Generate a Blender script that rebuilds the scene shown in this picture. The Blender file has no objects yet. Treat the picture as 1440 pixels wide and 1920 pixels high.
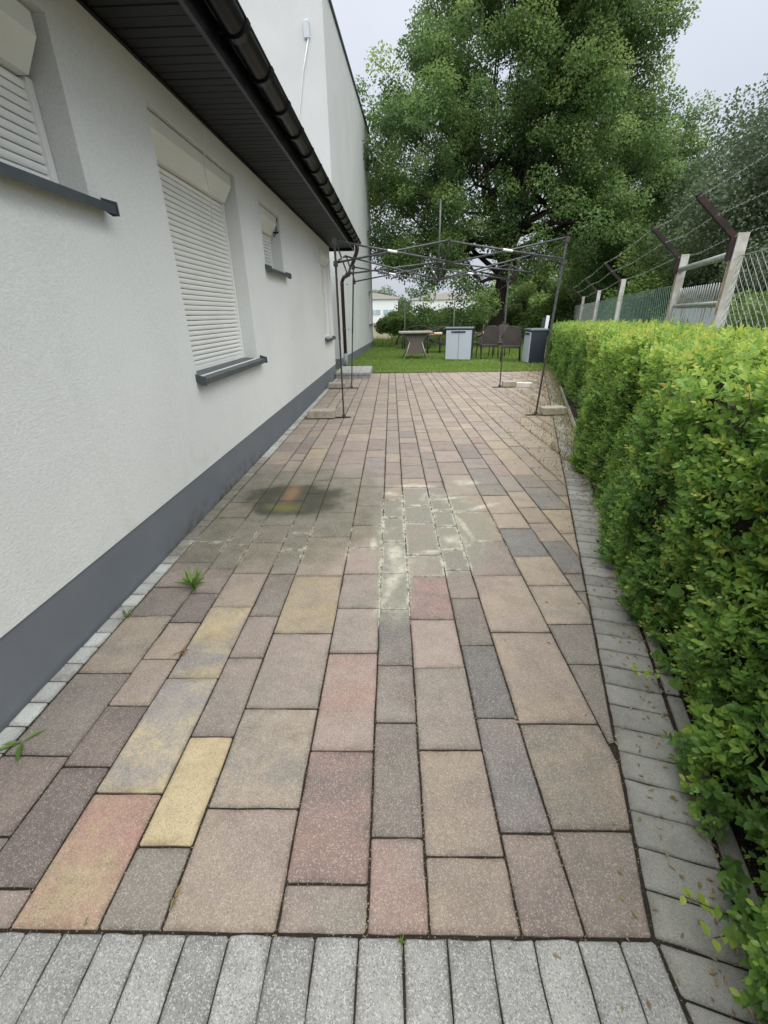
import bpy, math, random
import numpy as np
from mathutils import Vector, Matrix
random.seed(7); rng = np.random.default_rng(7)
S = bpy.context.scene; COL = S.collection

# ------------------------------------------------------------------ camera (wide phone lens, held at 1.55 m)
PW, PH, CH = 1440.0, 1920.0, 1.55
PP = np.array([720., 960.])
_F = np.array([736., 588.]) - PP; _V = np.array([750., 2760.]) - PP
FPX = math.sqrt(-(_F @ _V))
_yw = np.array([_F[0], -_F[1], -FPX]); _yw /= np.linalg.norm(_yw)
_zw = -np.array([_V[0], -_V[1], -FPX]); _zw /= np.linalg.norm(_zw)
_xw = np.cross(_yw, _zw); RW = np.array([_xw, _yw, _zw])
cam = bpy.data.cameras.new('camera'); cam_o = bpy.data.objects.new('camera', cam); COL.objects.link(cam_o)
cam.sensor_fit = 'VERTICAL'; cam.sensor_height = 36; cam.lens = FPX / PH * 36
cam.clip_start = 0.05; cam.clip_end = 2000
M4 = Matrix([list(RW[0]) + [0], list(RW[1]) + [0], list(RW[2]) + [CH], [0, 0, 0, 1]]); cam_o.matrix_world = M4
S.camera = cam_o
def ray(x, y): return RW @ np.array([x - PP[0], -(y - PP[1]), -FPX])
def gr(x, y, z=0.):
    d = ray(x, y); return np.array([0, 0, CH]) + (z - CH) / d[2] * d
def atY(x, y, Y):
    d = ray(x, y); return np.array([0, 0, CH]) + Y / d[1] * d
def prj(P):
    c = RW.T @ (np.array(P, float) - np.array([0, 0, CH])); return PP + np.array([c[0], -c[1]]) * FPX / (-c[2])

# ------------------------------------------------------------------ world, sun, exposure
w = bpy.data.worlds.new('World'); S.world = w; w.use_nodes = True
nt = w.node_tree; bg = nt.nodes['Background']
SUN_EL, SUN_ROT = math.radians(70), math.radians(165)
sky = nt.nodes.new('ShaderNodeTexSky'); sky.sky_type = 'NISHITA'; sky.sun_disc = False
sky.sun_elevation = SUN_EL; sky.sun_rotation = SUN_ROT; sky.air_density = 1.0; sky.dust_density = 4
tc = nt.nodes.new('ShaderNodeTexCoord'); ns = nt.nodes.new('ShaderNodeTexNoise'); ns.inputs['Scale'].default_value = 1.6
ns.inputs['Detail'].default_value = 5
nt.links.new(tc.outputs['Generated'], ns.inputs['Vector'])
cr = nt.nodes.new('ShaderNodeValToRGB'); cr.color_ramp.elements[0].position = .3; cr.color_ramp.elements[1].position = .75
cr.color_ramp.elements[0].color = (4.15, 4.5, 5.15, 1); cr.color_ramp.elements[1].color = (5.35, 5.6, 6.1, 1)
nt.links.new(ns.outputs['Fac'], cr.inputs['Fac'])
mx = nt.nodes.new('ShaderNodeMix'); mx.data_type = 'RGBA'; mx.inputs['Factor'].default_value = .86
nt.links.new(sky.outputs[0], mx.inputs[6]); nt.links.new(cr.outputs[0], mx.inputs[7]); 
# overcast dome: evenly a little brighter towards the zenith, as a clouded sky is
sx_ = nt.nodes.new('ShaderNodeSeparateXYZ'); nt.links.new(tc.outputs['Generated'], sx_.inputs[0])
gm_ = nt.nodes.new('ShaderNodeMapRange'); nt.links.new(sx_.outputs[2], gm_.inputs[0]); gm_.inputs[3].default_value = .80; gm_.inputs[4].default_value = 1.30
vm_ = nt.nodes.new('ShaderNodeVectorMath'); vm_.operation = 'SCALE'; nt.links.new(mx.outputs[2], vm_.inputs[0]); nt.links.new(gm_.outputs[0], vm_.inputs['Scale'])
nt.links.new(vm_.outputs[0], bg.inputs['Color'])
bg.inputs['Strength'].default_value = 0.05
sun = bpy.data.lights.new('sun', 'SUN'); sun.energy = 1.5; sun.angle = math.radians(95); sun.color = (1, .96, .9)
so = bpy.data.objects.new('sun', sun); COL.objects.link(so)
_sd = Vector((math.sin(SUN_ROT) * math.cos(SUN_EL), math.cos(SUN_ROT) * math.cos(SUN_EL), math.sin(SUN_EL)))
so.rotation_euler = _sd.to_track_quat('Z', 'Y').to_euler(); so.location = (0, 0, 30)
S.view_settings.view_transform = 'Standard'; S.view_settings.look = 'None'
S.view_settings.gamma = 1; S.view_settings.use_curve_mapping = False; S.view_settings.exposure = 1.74
try:
    S.cycles.max_bounces = 8; S.cycles.transparent_max_bounces = 12
except Exception: pass

# ------------------------------------------------------------------ materials
MATS = {}
class NT:
    def __init__(s, name):
        s.m = bpy.data.materials.new(name); s.m.use_nodes = True; s.t = s.m.node_tree
        s.b = s.t.nodes['Principled BSDF']; s.out = s.t.nodes['Material Output']; s._p = None
    def n(s, ty, **kw):
        k = s.t.nodes.new('ShaderNode' + ty)
        for a, v in kw.items(): setattr(k, a, v)
        return k
    def l(s, a, b): s.t.links.new(a, b)
    def pos(s):
        if not s._p: s._p = s.n('NewGeometry').outputs['Position']
        return s._p
    def noise(s, scale, detail=3, vec=None, rough=.5, dist=0):
        k = s.n('TexNoise'); k.inputs['Scale'].default_value = scale; k.inputs['Detail'].default_value = detail
        k.inputs['Roughness'].default_value = rough; k.inputs['Distortion'].default_value = dist
        s.l(vec or s.pos(), k.inputs['Vector']); return k.outputs['Fac']
    def mp(s, v, a, b, c=0., d=1.):
        k = s.n('MapRange'); s.l(v, k.inputs[0]); k.interpolation_type = 'SMOOTHSTEP'
        for i, x in enumerate((a, b, c, d)): k.inputs[i + 1].default_value = x
        return k.outputs[0]
    def lin(s, v, a, b, c=0., d=1.):
        k = s.n('MapRange'); s.l(v, k.inputs[0])
        for i, x in enumerate((a, b, c, d)): k.inputs[i + 1].default_value = x
        return k.outputs[0]
    def math(s, op, a, b=None, clamp=False):
        k = s.n('Math', operation=op, use_clamp=clamp)
        for i, x in enumerate((a, b)):
            if x is None: continue
            if isinstance(x, (int, float)): k.inputs[i].default_value = x
            else: s.l(x, k.inputs[i])
        return k.outputs[0]
    def mix(s, f, a, b, blend='MIX'):
        k = s.n('Mix', data_type='RGBA', blend_type=blend)
        for i, x in ((0, f), (6, a), (7, b)):
            if isinstance(x, (int, float)): k.inputs[i].default_value = x
            elif isinstance(x, tuple): k.inputs[i].default_value = (*x, 1)
            else: s.l(x, k.inputs[i])
        return k.outputs[2]
    def attr(s, name, out='Color'):
        k = s.n('Attribute'); k.attribute_name = name; return k.outputs[out]
    def bump(s, h, strength=.3, dist=.01):
        k = s.n('Bump'); k.inputs['Strength'].default_value = strength; k.inputs['Distance'].default_value = dist
        s.l(h, k.inputs['Height']); s.l(k.outputs[0], s.b.inputs['Normal'])
    def col(s, c):
        if isinstance(c, tuple): s.b.inputs['Base Color'].default_value = (*c, 1)
        else: s.l(c, s.b.inputs['Base Color'])
    def ell(s, cx, cy, rx, ry, soft=.5, wob=.35, nscale=3., rot=0.):
        """soft mask (1 inside) of an ellipse lying on the ground, its rim broken up by noise"""
        sp = s.n('SeparateXYZ'); s.l(s.pos(), sp.inputs[0])
        x = s.math('SUBTRACT', sp.outputs[0], cx); y = s.math('SUBTRACT', sp.outputs[1], cy)
        if rot:
            c, q = math.cos(rot), math.sin(rot)
            x, y = (s.math('ADD', s.math('MULTIPLY', x, c), s.math('MULTIPLY', y, q)),
                    s.math('SUBTRACT', s.math('MULTIPLY', y, c), s.math('MULTIPLY', x, q)))
        x = s.math('DIVIDE', x, rx); y = s.math('DIVIDE', y, ry)
        d = s.math('SQRT', s.math('ADD', s.math('MULTIPLY', x, x), s.math('MULTIPLY', y, y)))
        d = s.math('ADD', d, s.math('MULTIPLY', s.math('SUBTRACT', s.noise(nscale, 5), .5), wob * 2))
        return s.mp(d, 1 - soft, 1 + soft * .3, 1, 0)
def simple(name, c, rough=.7, metal=0., n=0., ns=20., c2=None, bump=0., bs=80., bd=.004, spec=None):
    k = NT(name); k.b.inputs['Roughness'].default_value = rough; k.b.inputs['Metallic'].default_value = metal
    if spec is not None: k.b.inputs['Specular IOR Level'].default_value = spec
    if n or c2:
        c2 = c2 or tuple(x * (1 - n) for x in c)
        k.col(k.mix(k.mp(k.noise(ns, 5), .35, .65), c, c2))
    else: k.col(c)
    if bump: k.bump(k.noise(bs, 4), bump, bd)
    MATS[name] = k.m; return k.m

def plaster(name, c, grime=True):
    k = NT(name); k.b.inputs['Roughness'].default_value = .9; k.b.inputs['Specular IOR Level'].default_value = .25
    f = k.mp(k.noise(.8, 4), .3, .7); base = k.mix(f, c, tuple(x * .93 for x in c))
    # faint run-off streaks
    mpg = k.n('Mapping'); mpg.inputs['Scale'].default_value = (5, 5, .35); k.l(k.pos(), mpg.inputs[0])
    base = k.mix(k.mp(k.noise(1.2, 4, mpg.outputs[0]),   .56, .85, 0, .22), base, tuple(x * q for x, q in zip(c, (.80, .80, .74))))
    if grime:   # splash dirt just above the plinth, moss near the wet patch
        sp = k.n('SeparateXYZ'); k.l(k.pos(), sp.inputs[0])
        low = k.math('MULTIPLY', k.lin(sp.outputs[2], .34, .85, 1, 0), k.mp(k.noise(6, 6), .48, .75))
        base = k.mix(k.math('MULTIPLY', low, .10, True), base, (.25, .25, .2))
        sp2 = k.mp(k.noise(38, 2), .76, .80); low2 = k.math('MULTIPLY', sp2, k.lin(sp.outputs[2], .3, 1.2, .8, 0), True)
        base = k.mix(low2, base, (.14, .15, .11))
    mg = k.n('Mapping'); mg.inputs['Scale'].default_value = (1, .55, 1); k.l(k.pos(), mg.inputs[0])
    grain = k.noise(95, 4, mg.outputs[0], .75)
    base = k.mix(k.mp(grain, .35, .65, 0, 1), k.mix(1., base, (.93, .93, .93), 'MULTIPLY'), k.mix(1., base, (1.04, 1.04, 1.04), 'MULTIPLY'))
    k.col(base); k.bump(grain, .9, .005)
    MATS[name] = k.m
    return k.m
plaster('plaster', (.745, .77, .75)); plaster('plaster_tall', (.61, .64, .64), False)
k = NT('plinth_paint'); k.b.inputs['Roughness'].default_value = .75
sp = k.n('SeparateXYZ'); k.l(k.pos(), sp.inputs[0])
c = k.mix(k.mp(k.noise(1.5, 4), .3, .7), (.135, .152, .172), (.158, .174, .195))
c = k.mix(k.mp(k.noise(150, 2), .74, .8, 0, .5), c, (.3, .33, .35))
gm = k.math('MULTIPLY', k.lin(sp.outputs[2], 0, .16, 1, 0), k.mp(k.noise(9, 5), .4, .65), True)
wm = k.mp(k.math('ABSOLUTE', k.math('SUBTRACT', sp.outputs[1], 3.9)), .3, 1.7, 1, .12)
c = k.mix(k.math('MULTIPLY', gm, wm), c, (.07, .075, .045)); k.col(c)
k.bump(k.noise(200, 3), .35, .003); MATS['plinth_paint'] = k.m

# paving: per-stone colours come in as attributes colA / colB; stains have their own places
def stains(k, base, joints=False):
    st = gr(540, 945)
    moss = k.ell(st[0] - .10, st[1] - .10, 1.12, 1.25, .30, .42, 2.6)
    if joints:
        eff = k.ell(*gr(800, 985)[:2], .62, .75, .25, .45, 7)
        eff2 = k.ell(*gr(560, 1015)[:2], .95, .42, .3, .6, 5)
        ring = k.math('MULTIPLY', k.math('MAXIMUM', eff, k.math('MULTIPLY', eff2, .8)), k.mp(k.noise(16, 3), .38, .5))
        col0 = gr(738, 1090); e3 = k.ell(col0[0], col0[1], .16, .5, .2, .3, 6)
        ring = k.math('MAXIMUM', ring, e3)
        base = k.mix(k.math('MULTIPLY', moss, .6), base, (.06, .065, .035))
        return k.mix(k.math('MULTIPLY', ring, k.mp(k.noise(22, 4), .36, .6, .15, .95)), base, (.62, .62, .50))
    base = k.mix(k.math('MULTIPLY', moss, .94), base, k.mix(k.mix(k.mp(k.noise(7, 5), .3, .7), (.105, .110, .070), (.190, .190, .145)), base, .28) if False else k.mix(.25, k.mix(k.mp(k.noise(7, 5), .3, .7), (.085, .088, .055), (.155, .155, .112)), base))
    dark = k.ell(*gr(552, 935)[:2], .50, .40, .30, .55, 4.2)
    base = k.mix(k.math('MULTIPLY', dark, k.mp(k.noise(5, 4), .25, .6, .72, .96)), base, (.042, .044, .030))
    og = k.ell(*gr(547, 925)[:2], .10, .30, .85, .38, 7)
    base = k.mix(k.math('MULTIPLY', og, .85), base, (.22, .135, .075))
    gg = k.ell(*gr(535, 952)[:2], .2, .12, .8, .35, 5)
    base = k.mix(k.math('MULTIPLY', gg, .8), base, (.13, .14, .035))
    # chalky bloom where rinsing water dried: veined, in a block of stones right of the wet patch
    bz = k.ell(*gr(808, 985)[:2], .50, .80, .18, .12, 3)
    bz2 = k.ell(*gr(738, 1085)[:2], .14, .50, .25, .14, 3)
    z = k.math('MAXIMUM', bz, bz2)
    base = k.mix(k.math('MULTIPLY', z, k.mp(k.noise(4, 4), .3, .65, .45, .85)), base, (.215, .222, .178))
    mpg = k.n('Mapping'); mpg.inputs['Scale'].default_value = (1, .55, 1); k.l(k.pos(), mpg.inputs[0])
    vn = k.math('ABSOLUTE', k.math('SUBTRACT', k.noise(2.6, 4, mpg.outputs[0], .5, .9), .5))
    vein = k.math('MULTIPLY', k.mp(vn, .0, .06, 1, 0), k.mp(k.noise(3.1, 3), .5, .66))
    wh = None
    for (qx, qy, ra, rb, ro) in ((778, 912, .27, .07, 0), (733, 926, .10, .07, 0), (741, 1040, .07, .20, .1), (738, 1085, .06, .22, -.25), (752, 1068, .035, .12, 0), (722, 1120, .03, .22, -.35),
                                 (852, 1012, .10, .09, 0), (868, 985, .03, .25, .2), (905, 950, .2, .045, .5), (700, 1020, .03, .12, 0), (838, 935, .2, .03, .2), (812, 1035, .10, .03, 0), (875, 905, .14, .10, 0)):
        g_ = gr(qx, qy); e_ = k.ell(g_[0], g_[1], ra, rb, .8, .30, 11, ro)
        wh = e_ if wh is None else k.math('MAXIMUM', wh, e_)
    wh = k.math('MULTIPLY', wh, k.mp(k.noise(14, 5, None, .65), .30, .62, .25, 1))
    wh = k.math('MAXIMUM', wh, k.math('MULTIPLY', z, k.math('MULTIPLY', vein, .55)))
    eg = k.attr('edge', 'Fac'); low = k.ell(*gr(560, 1020)[:2], 1.0, .30, .35, .3, 4)
    crust = k.math('MULTIPLY', k.math('MAXIMUM', k.math('MULTIPLY', z, 1.0), k.math('MULTIPLY', low, k.mp(k.noise(5, 3), .42, .6, .0, .75))), k.math('MULTIPLY', k.math('POWER', eg, 1.3), k.mp(k.noise(19, 5, None, .7), .42, .58)))
    wh = k.math('MAXIMUM', wh, crust)
    base = k.mix(k.math('MULTIPLY', wh, k.mp(k.noise(8, 4), .3, .7, .35, .85)), base, (.64, .64, .52))
    dirt = k.ell(*gr(1050, 800)[:2], .8, 4.2, .6, .4, 2, math.radians(-14))
    return k.mix(k.math('MULTIPLY', dirt, k.mp(k.noise(5, 5), .35, .65, .2, .7)), base, (.25, .215, .135))
def stone_mat(name, speck_l, speck_d, sl=.35, do_stains=True, rough=.88, vs=330):
    k = NT(name); k.b.inputs['Roughness'].default_value = rough; k.b.inputs['Specular IOR Level'].default_value = .3
    A, B = k.attr('colA'), k.attr('colB'); seed = k.attr('seed', 'Fac')
    off = k.n('VectorMath', operation='ADD'); k.l(k.pos(), off.inputs[0])
    cmb = k.n('CombineXYZ'); k.l(seed, cmb.inputs[2]); k.l(cmb.outputs[0], off.inputs[1])
    v = off.outputs[0]
    mpg = k.n('Mapping'); mpg.inputs['Scale'].default_value = (2.2, 3.6, 3.0); k.l(v, mpg.inputs[0])
    blend = k.math('ADD', k.noise(1.15, 4, mpg.outputs[0], .6, .5), k.math('MULTIPLY', k.math('SUBTRACT', k.noise(45, 3, v, .7), .5), .42))
    base = k.mix(k.mp(blend, .33, .67), A, B)
    eg = k.attr('edge', 'Fac'); eg = k.math('MULTIPLY', k.math('POWER', eg, 1.6), k.mp(k.noise(13, 4, v), .25, .7))
    base = k.mix(k.math('MULTIPLY', eg, .62), base, k.mix(1.0, base, (.40, .38, .35), 'MULTIPLY'))
    base = k.mix(k.mp(k.noise(4.2, 5, v, .7), .52, .78, 0, .5), base, k.mix(1.0, base, (.62, .60, .56), 'MULTIPLY'))
    base = k.mix(k.mp(k.noise(9, 5, v, .65), .35, .72, 0, .5), base, k.mix(1.0, base, (.66, .66, .66), 'MULTIPLY'))
    if do_stains: base = stains(k, base)
    vo = k.n('TexVoronoi'); vo.inputs['Scale'].default_value = vs; k.l(v, vo.inputs['Vector'])
    cell = k.n('SeparateColor'); k.l(vo.outputs['Color'], cell.inputs[0])
    wet = k.ell(*gr(552, 935)[:2], .56, .46, .3, .42, 5.5) if do_stains else None
    f = k.mp(cell.outputs[0], .62, 1.0, 0, sl)
    if wet: f = k.math('MULTIPLY', f, k.lin(wet, 0, 1, 1, .12))
    base = k.mix(f, base, speck_l)
    f2 = k.mp(cell.outputs[1], .62, 1.0, 0, sl * 1.1); base = k.mix(f2, base, speck_d)
    vo2 = k.n('TexVoronoi'); vo2.inputs['Scale'].default_value = 75; k.l(v, vo2.inputs['Vector'])
    sp_ = k.mp(vo2.outputs['Distance'], .06, .12, .8, 0)
    rnd = k.n('SeparateColor'); k.l(vo2.outputs['Color'], rnd.inputs[0])
    if wet: sp_ = k.math('MULTIPLY', sp_, k.lin(wet, 0, 1, 1, .1))
    base = k.mix(k.math('MULTIPLY', sp_, k.mp(rnd.outputs[0], .86, .96, 0, .7)), base, tuple(min(1, x * 1.5) for x in speck_l))
    k.col(base); k.bump(k.math('ADD', k.noise(320, 3, v, .7), k.math('MULTIPLY', k.noise(28, 4, v), 1.2)), .4, .003)
    MATS[name] = k.m
stone_mat('paver', (.56, .50, .45), (.13, .11, .10), .42)
stone_mat('granite', (.62, .63, .62), (.09, .09, .09), .52, False, vs=330)
stone_mat('edging', (.44, .46, .43), (.08, .085, .08), .35, False, vs=430)
k = NT('joint_sand'); k.b.inputs['Roughness'].default_value = 1; k.b.inputs['Specular IOR Level'].default_value = .1
c = k.mix(k.noise(60, 5), (.016, .014, .011), (.050, .042, .032))
c = k.mix(k.mp(k.noise(170, 2), .66, .70), c, (.36, .31, .24)); c = stains(k, c, True); k.col(c)
k.bump(k.noise(150, 4), .8, .006); MATS['joint_sand'] = k.m

simple('soil', (.16, .12, .085), 1, n=.5, ns=9, bump=.8, bs=30, bd=.02)
k = NT('field_soil'); k.b.inputs['Roughness'].default_value = 1
c = k.mix(k.mp(k.noise(.6, 6), .35, .65), (.25, .20, .135), (.19, .17, .10)); c = k.mix(k.mp(k.noise(2.5, 5), .5, .66), c, (.11, .15, .05))
k.col(c); k.bump(k.noise(4, 6), 1, .15); MATS['field_soil'] = k.m
k = NT('lawn_ground'); k.b.inputs['Roughness'].default_value = 1
c = k.mix(k.mp(k.noise(1.1, 5), .35, .65), (.085, .135, .03), (.14, .17, .05)); c = k.mix(k.mp(k.noise(35, 3), .55, .7, 0, .7), c, (.17, .17, .075)); k.col(c)
k.bump(k.noise(60, 4), 1, .03); MATS['lawn_ground'] = k.m
simple('shutter_white', (.84, .85, .82), .4, c2=(.80, .81, .77), ns=3)
simple('box_white', (.79, .80, .75), .45, c2=(.70, .71, .64), ns=2)
simple('sill_grey', (.055, .068, .078), .42, c2=(.075, .09, .10), ns=6)
simple('soffit_dark', (.0045, .0045, .006), .55, c2=(.0075, .007, .009), ns=4, spec=.25)
simple('gutter_brown', (.004, .004, .006), .36, c2=(.008, .007, .009), ns=7, spec=.3)
simple('pipe_brown', (.045, .022, .020), .35)
simple('tile_dark', (.03, .028, .03), .6, n=.3)
simple('roof_flash', (.06, .065, .07), .5)
simple('clay_pipe', (.22, .25, .25), .7, n=.2)
simple('tent_steel', (.10, .105, .115), .45, .5, c2=(.06, .06, .068), ns=25)
simple('tent_dark', (.045, .038, .038), .5, .3, c2=(.07, .06, .055), ns=18)
simple('sleeve_white', (.75, .76, .76), .5)
simple('concrete', (.40, .365, .30), .95, c2=(.30, .275, .22), ns=14, bump=.5, bs=120)
simple('concrete_pale', (.62, .60, .55), .95, c2=(.48, .46, .41), ns=14, bump=.5, bs=120)
simple('concrete_grey', (.33, .33, .32), .95, c2=(.25, .26, .25), ns=10, bump=.5, bs=120)
simple('post_concrete', (.50, .51, .49), .9, c2=(.36, .36, .31), ns=7, bump=.4, bs=60)
simple('rust', (.036, .019, .017), .85, c2=(.014, .012, .013), ns=9, bump=.4, bs=90)
simple('rust_streak', (.30, .17, .09), .9, c2=(.42, .34, .24), ns=12)
simple('galvanised', (.42, .45, .44), .5, .5, c2=(.30, .33, .31), ns=20)
simple('wire_green', (.16, .25, .22), .5, .2)
simple('wire_grey', (.38, .43, .40), .5, .4)
k = NT('gate_board'); k.b.inputs['Roughness'].default_value = .8
mpg = k.n('Mapping'); mpg.inputs['Scale'].default_value = (9, 9, .8); k.l(k.pos(), mpg.inputs[0])
k.col(k.mix(k.mp(k.noise(2, 5, mpg.outputs[0]), .56, .66), (.50, .55, .58), (.20, .13, .10))); MATS['gate_board'] = k.m
k = NT('bark'); k.b.inputs['Roughness'].default_value = 1
k.col(k.mix(k.noise(7, 5), (.014, .011, .009), (.034, .027, .021))); k.bump(k.noise(12, 5), 1, .06); MATS['bark'] = k.m
simple('twig', (.09, .065, .04), .9, n=.4)
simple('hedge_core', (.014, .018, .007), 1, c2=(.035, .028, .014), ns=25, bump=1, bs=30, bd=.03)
def leafmat(name, stops, trans=.35, rough=.45, spec=.4, haze=0.):
    k = NT(name); t = k.attr('tone', 'Fac'); r = k.n('ValToRGB'); k.l(t, r.inputs[0])
    e = r.color_ramp.elements; e[0].position, e[0].color = stops[0][0], (*stops[0][1], 1)
    e[1].position, e[1].color = stops[-1][0], (*stops[-1][1], 1)
    for p, c_ in stops[1:-1]: q = e.new(p); q.color = (*c_, 1)
    k.l(r.outputs[0], k.b.inputs['Base Color']); k.b.inputs['Roughness'].default_value = rough
    k.b.inputs['Specular IOR Level'].default_value = spec
    tr = k.n('BsdfTranslucent'); hs = k.n('HueSaturation'); k.l(r.outputs[0], hs.inputs['Color']); hs.inputs['Value'].default_value = 1.3
    hs.inputs['Hue'].default_value = .485
    k.l(hs.outputs[0], tr.inputs[0]); ms = k.n('MixShader'); ms.inputs[0].default_value = trans
    k.l(k.b.outputs[0], ms.inputs[1]); k.l(tr.outputs[0], ms.inputs[2]); k.l(ms.outputs[0], k.out.inputs[0])
    MATS[name] = k.m
leafmat('hedge_leaf', [(0, (.065, .15, .038)), (.30, (.145, .29, .068)), (.55, (.24, .41, .085)), (.78, (.38, .50, .10)), (.92, (.44, .52, .12)), (1, (.50, .28, .10))], .48, .30)
leafmat('bramble_leaf', [(0, (.09, .20, .035)), (1, (.14, .27, .05))], .35, .5)
leafmat('tree_leaf', [(0, (.045, .095, .032)), (.45, (.120, .220, .068)), (1, (.27, .38, .125))], .5, .42)
leafmat('silver_leaf', [(0, (.060, .10, .050)), (.5, (.105, .155, .085)), (1, (.18, .23, .14))], .35, .55)
leafmat('bush_leaf', [(0, (.045, .10, .024)), (.5, (.10, .18, .042)), (1, (.19, .28, .07))], .35, .5)
leafmat('pale_leaf', [(0, (.08, .15, .035)), (1, (.19, .27, .07))], .35, .5)
leafmat('grass_blade', [(0, (.095, .20, .03)), (.6, (.18, .31, .055)), (.9, (.26, .29, .09)), (1, (.38, .34, .17))], .3, .6)
leafmat('dry_weed', [(0, (.16, .20, .06)), (.35, (.30, .27, .13)), (.7, (.24, .14, .08)), (1, (.42, .35, .22))], .2, .8)
leafmat('weed_leaf', [(0, (.09, .19, .03)), (1, (.19, .30, .07))], .3, .5)
simple('cabinet_grey', (.42, .47, .54), .45); simple('cabinet_dark', (.028, .036, .050), .45)
simple('cabinet_lid', (.10, .125, .15), .35)
simple('wicker', (.085, .070, .066), .75, c2=(.05, .042, .040), ns=60, bump=.6, bs=120)
simple('wicker_dark', (.035, .030, .030), .6)
simple('table_top', (.34, .33, .30), .6, c2=(.26, .25, .22), ns=6)
simple('wicker_grey', (.13, .115, .10), .8, c2=(.10, .085, .075), ns=70, bump=.6, bs=140)
simple('steel_leg', (.42, .43, .40), .4, .3); simple('wood_orange', (.40, .20, .08), .6, n=.3, ns=8)
simple('white_cloth', (.75, .75, .74), .8); simple('cover_dark', (.02, .024, .032), .6)
simple('metal_white', (.70, .72, .76), .5); simple('roof_sheet', (.42, .38, .38), .6); simple('window_blue', (.34, .42, .50), .25)
simple('window_dark', (.10, .11, .12), .15); simple('car_white', (.75, .77, .80), .25); simple('glass_dark', (.03, .04, .05), .08)
simple('rubber', (.02, .02, .02), .8); simple('cable_white', (.75, .76, .76), .5); simple('box_pale', (.50, .55, .60), .4)
simple('post_green', (.14, .18, .13), .6)

# ------------------------------------------------------------------ helpers
def link(o, parent=None):
    COL.objects.link(o)
    if parent is not None: o.parent = parent
    return o
def tag(o, label=None, cat=None, group=None, kind=None):
    if label: o['label'] = label
    if cat: o['category'] = cat
    if group: o['group'] = group
    if kind: o['kind'] = kind
    return o
def thing(name, label, cat, loc=(0, 0, 0), rz=0, group=None):
    o = bpy.data.objects.new(name, None); o.location = loc; o.rotation_euler = (0, 0, rz); COL.objects.link(o)
    o.empty_display_size = .2
    return tag(o, label, cat, group)
def copy_tree(o, parent=None):
    c = o.copy(); COL.objects.link(c)
    if parent is not None: c.parent = parent
    for ch in list(o.children): copy_tree(ch, c)
    return c
class MB:
    def __init__(s): s.v = []; s.f = []; s.sm = []
    def quad(s, pts, smooth=False):
        b = len(s.v); s.v += [tuple(p) for p in pts]; s.f.append(list(range(b, b + len(pts)))); s.sm.append(smooth)
    def box(s, x0, y0, z0, x1, y1, z1, bev=0.):
        if bev > 0:
            P = [(x0, y0), (x1, y0), (x1, y1), (x0, y1)]
            rings = [(bev, z0), (0, z0 + bev), (0, z1 - bev), (bev, z1)]; b = len(s.v)
            for i, z in rings:
                s.v += [(x0 + i, y0 + i, z), (x1 - i, y0 + i, z), (x1 - i, y1 - i, z), (x0 + i, y1 - i, z)]
            for r in range(3):
                for j in range(4):
                    a = b + r * 4; s.f.append([a + j, a + (j + 1) % 4, a + 4 + (j + 1) % 4, a + 4 + j]); s.sm.append(False)
            s.f.append([b + 3, b + 2, b + 1, b]); s.f.append([b + 12, b + 13, b + 14, b + 15]); s.sm += [False, False]; return
        b = len(s.v); s.v += [(x0, y0, z0), (x1, y0, z0), (x1, y1, z0), (x0, y1, z0), (x0, y0, z1), (x1, y0, z1), (x1, y1, z1), (x0, y1, z1)]
        for f in ((0, 3, 2, 1), (4, 5, 6, 7), (0, 1, 5, 4), (1, 2, 6, 5), (2, 3, 7, 6), (3, 0, 4, 7)):
            s.f.append([b + i for i in f]); s.sm.append(False)
    def prism(s, prof, axis, a, b_):
        """closed 2D profile extruded along axis x/y/z from a to b_"""
        def P(p, t):
            return {'y': (p[0], t, p[1]), 'x': (t, p[0], p[1]), 'z': (p[0], p[1], t)}[axis]
        n = len(prof); b = len(s.v); s.v += [P(p, a) for p in prof] + [P(p, b_) for p in prof]
        for j in range(n): s.f.append([b + j, b + (j + 1) % n, b + n + (j + 1) % n, b + n + j]); s.sm.append(False)
        s.f.append(list(range(b, b + n))[::-1]); s.f.append(list(range(b + n, b + 2 * n))); s.sm += [False, False]
    def tube(s, pts, r, n=8, caps=True):
        pts = [Vector(p) for p in pts]; rs = r if isinstance(r, (list, tuple)) else [r] * len(pts); b = len(s.v)
        prev = None
        for i, p in enumerate(pts):
            d = (pts[min(i + 1, len(pts) - 1)] - pts[max(i - 1, 0)]).normalized()
            if prev is None: u = d.orthogonal().normalized()
            else:
                u = prev - d * prev.dot(d); u = u.normalized() if u.length > 1e-6 else d.orthogonal().normalized()
            prev = u; q = d.cross(u)
            for j in range(n):
                a = 2 * math.pi * j / n; s.v.append(tuple(p + (u * math.cos(a) + q * math.sin(a)) * rs[i]))
        for i in range(len(pts) - 1):
            for j in range(n):
                a = b + i * n; s.f.append([a + j, a + (j + 1) % n, a + n + (j + 1) % n, a + n + j]); s.sm.append(n > 4)
        if caps:
            s.f.append(list(range(b, b + n))[::-1]); e = b + (len(pts) - 1) * n; s.f.append(list(range(e, e + n))); s.sm += [False, False]
    def obj(s, name, mat, parent=None):
        me = bpy.data.meshes.new(name); me.from_pydata(s.v, [], s.f); me.materials.append(MATS[mat])
        me.polygons.foreach_set('use_smooth', s.sm); me.update()
        return link(bpy.data.objects.new(name, me), parent)
def bx(name, mat, parent, *a, bev=0.):
    m = MB(); m.box(*a, bev=bev); return m.obj(name, mat, parent)
def tb(name, mat, parent, pts, r, n=8):
    m = MB(); m.tube(pts, r, n); return m.obj(name, mat, parent)
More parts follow.
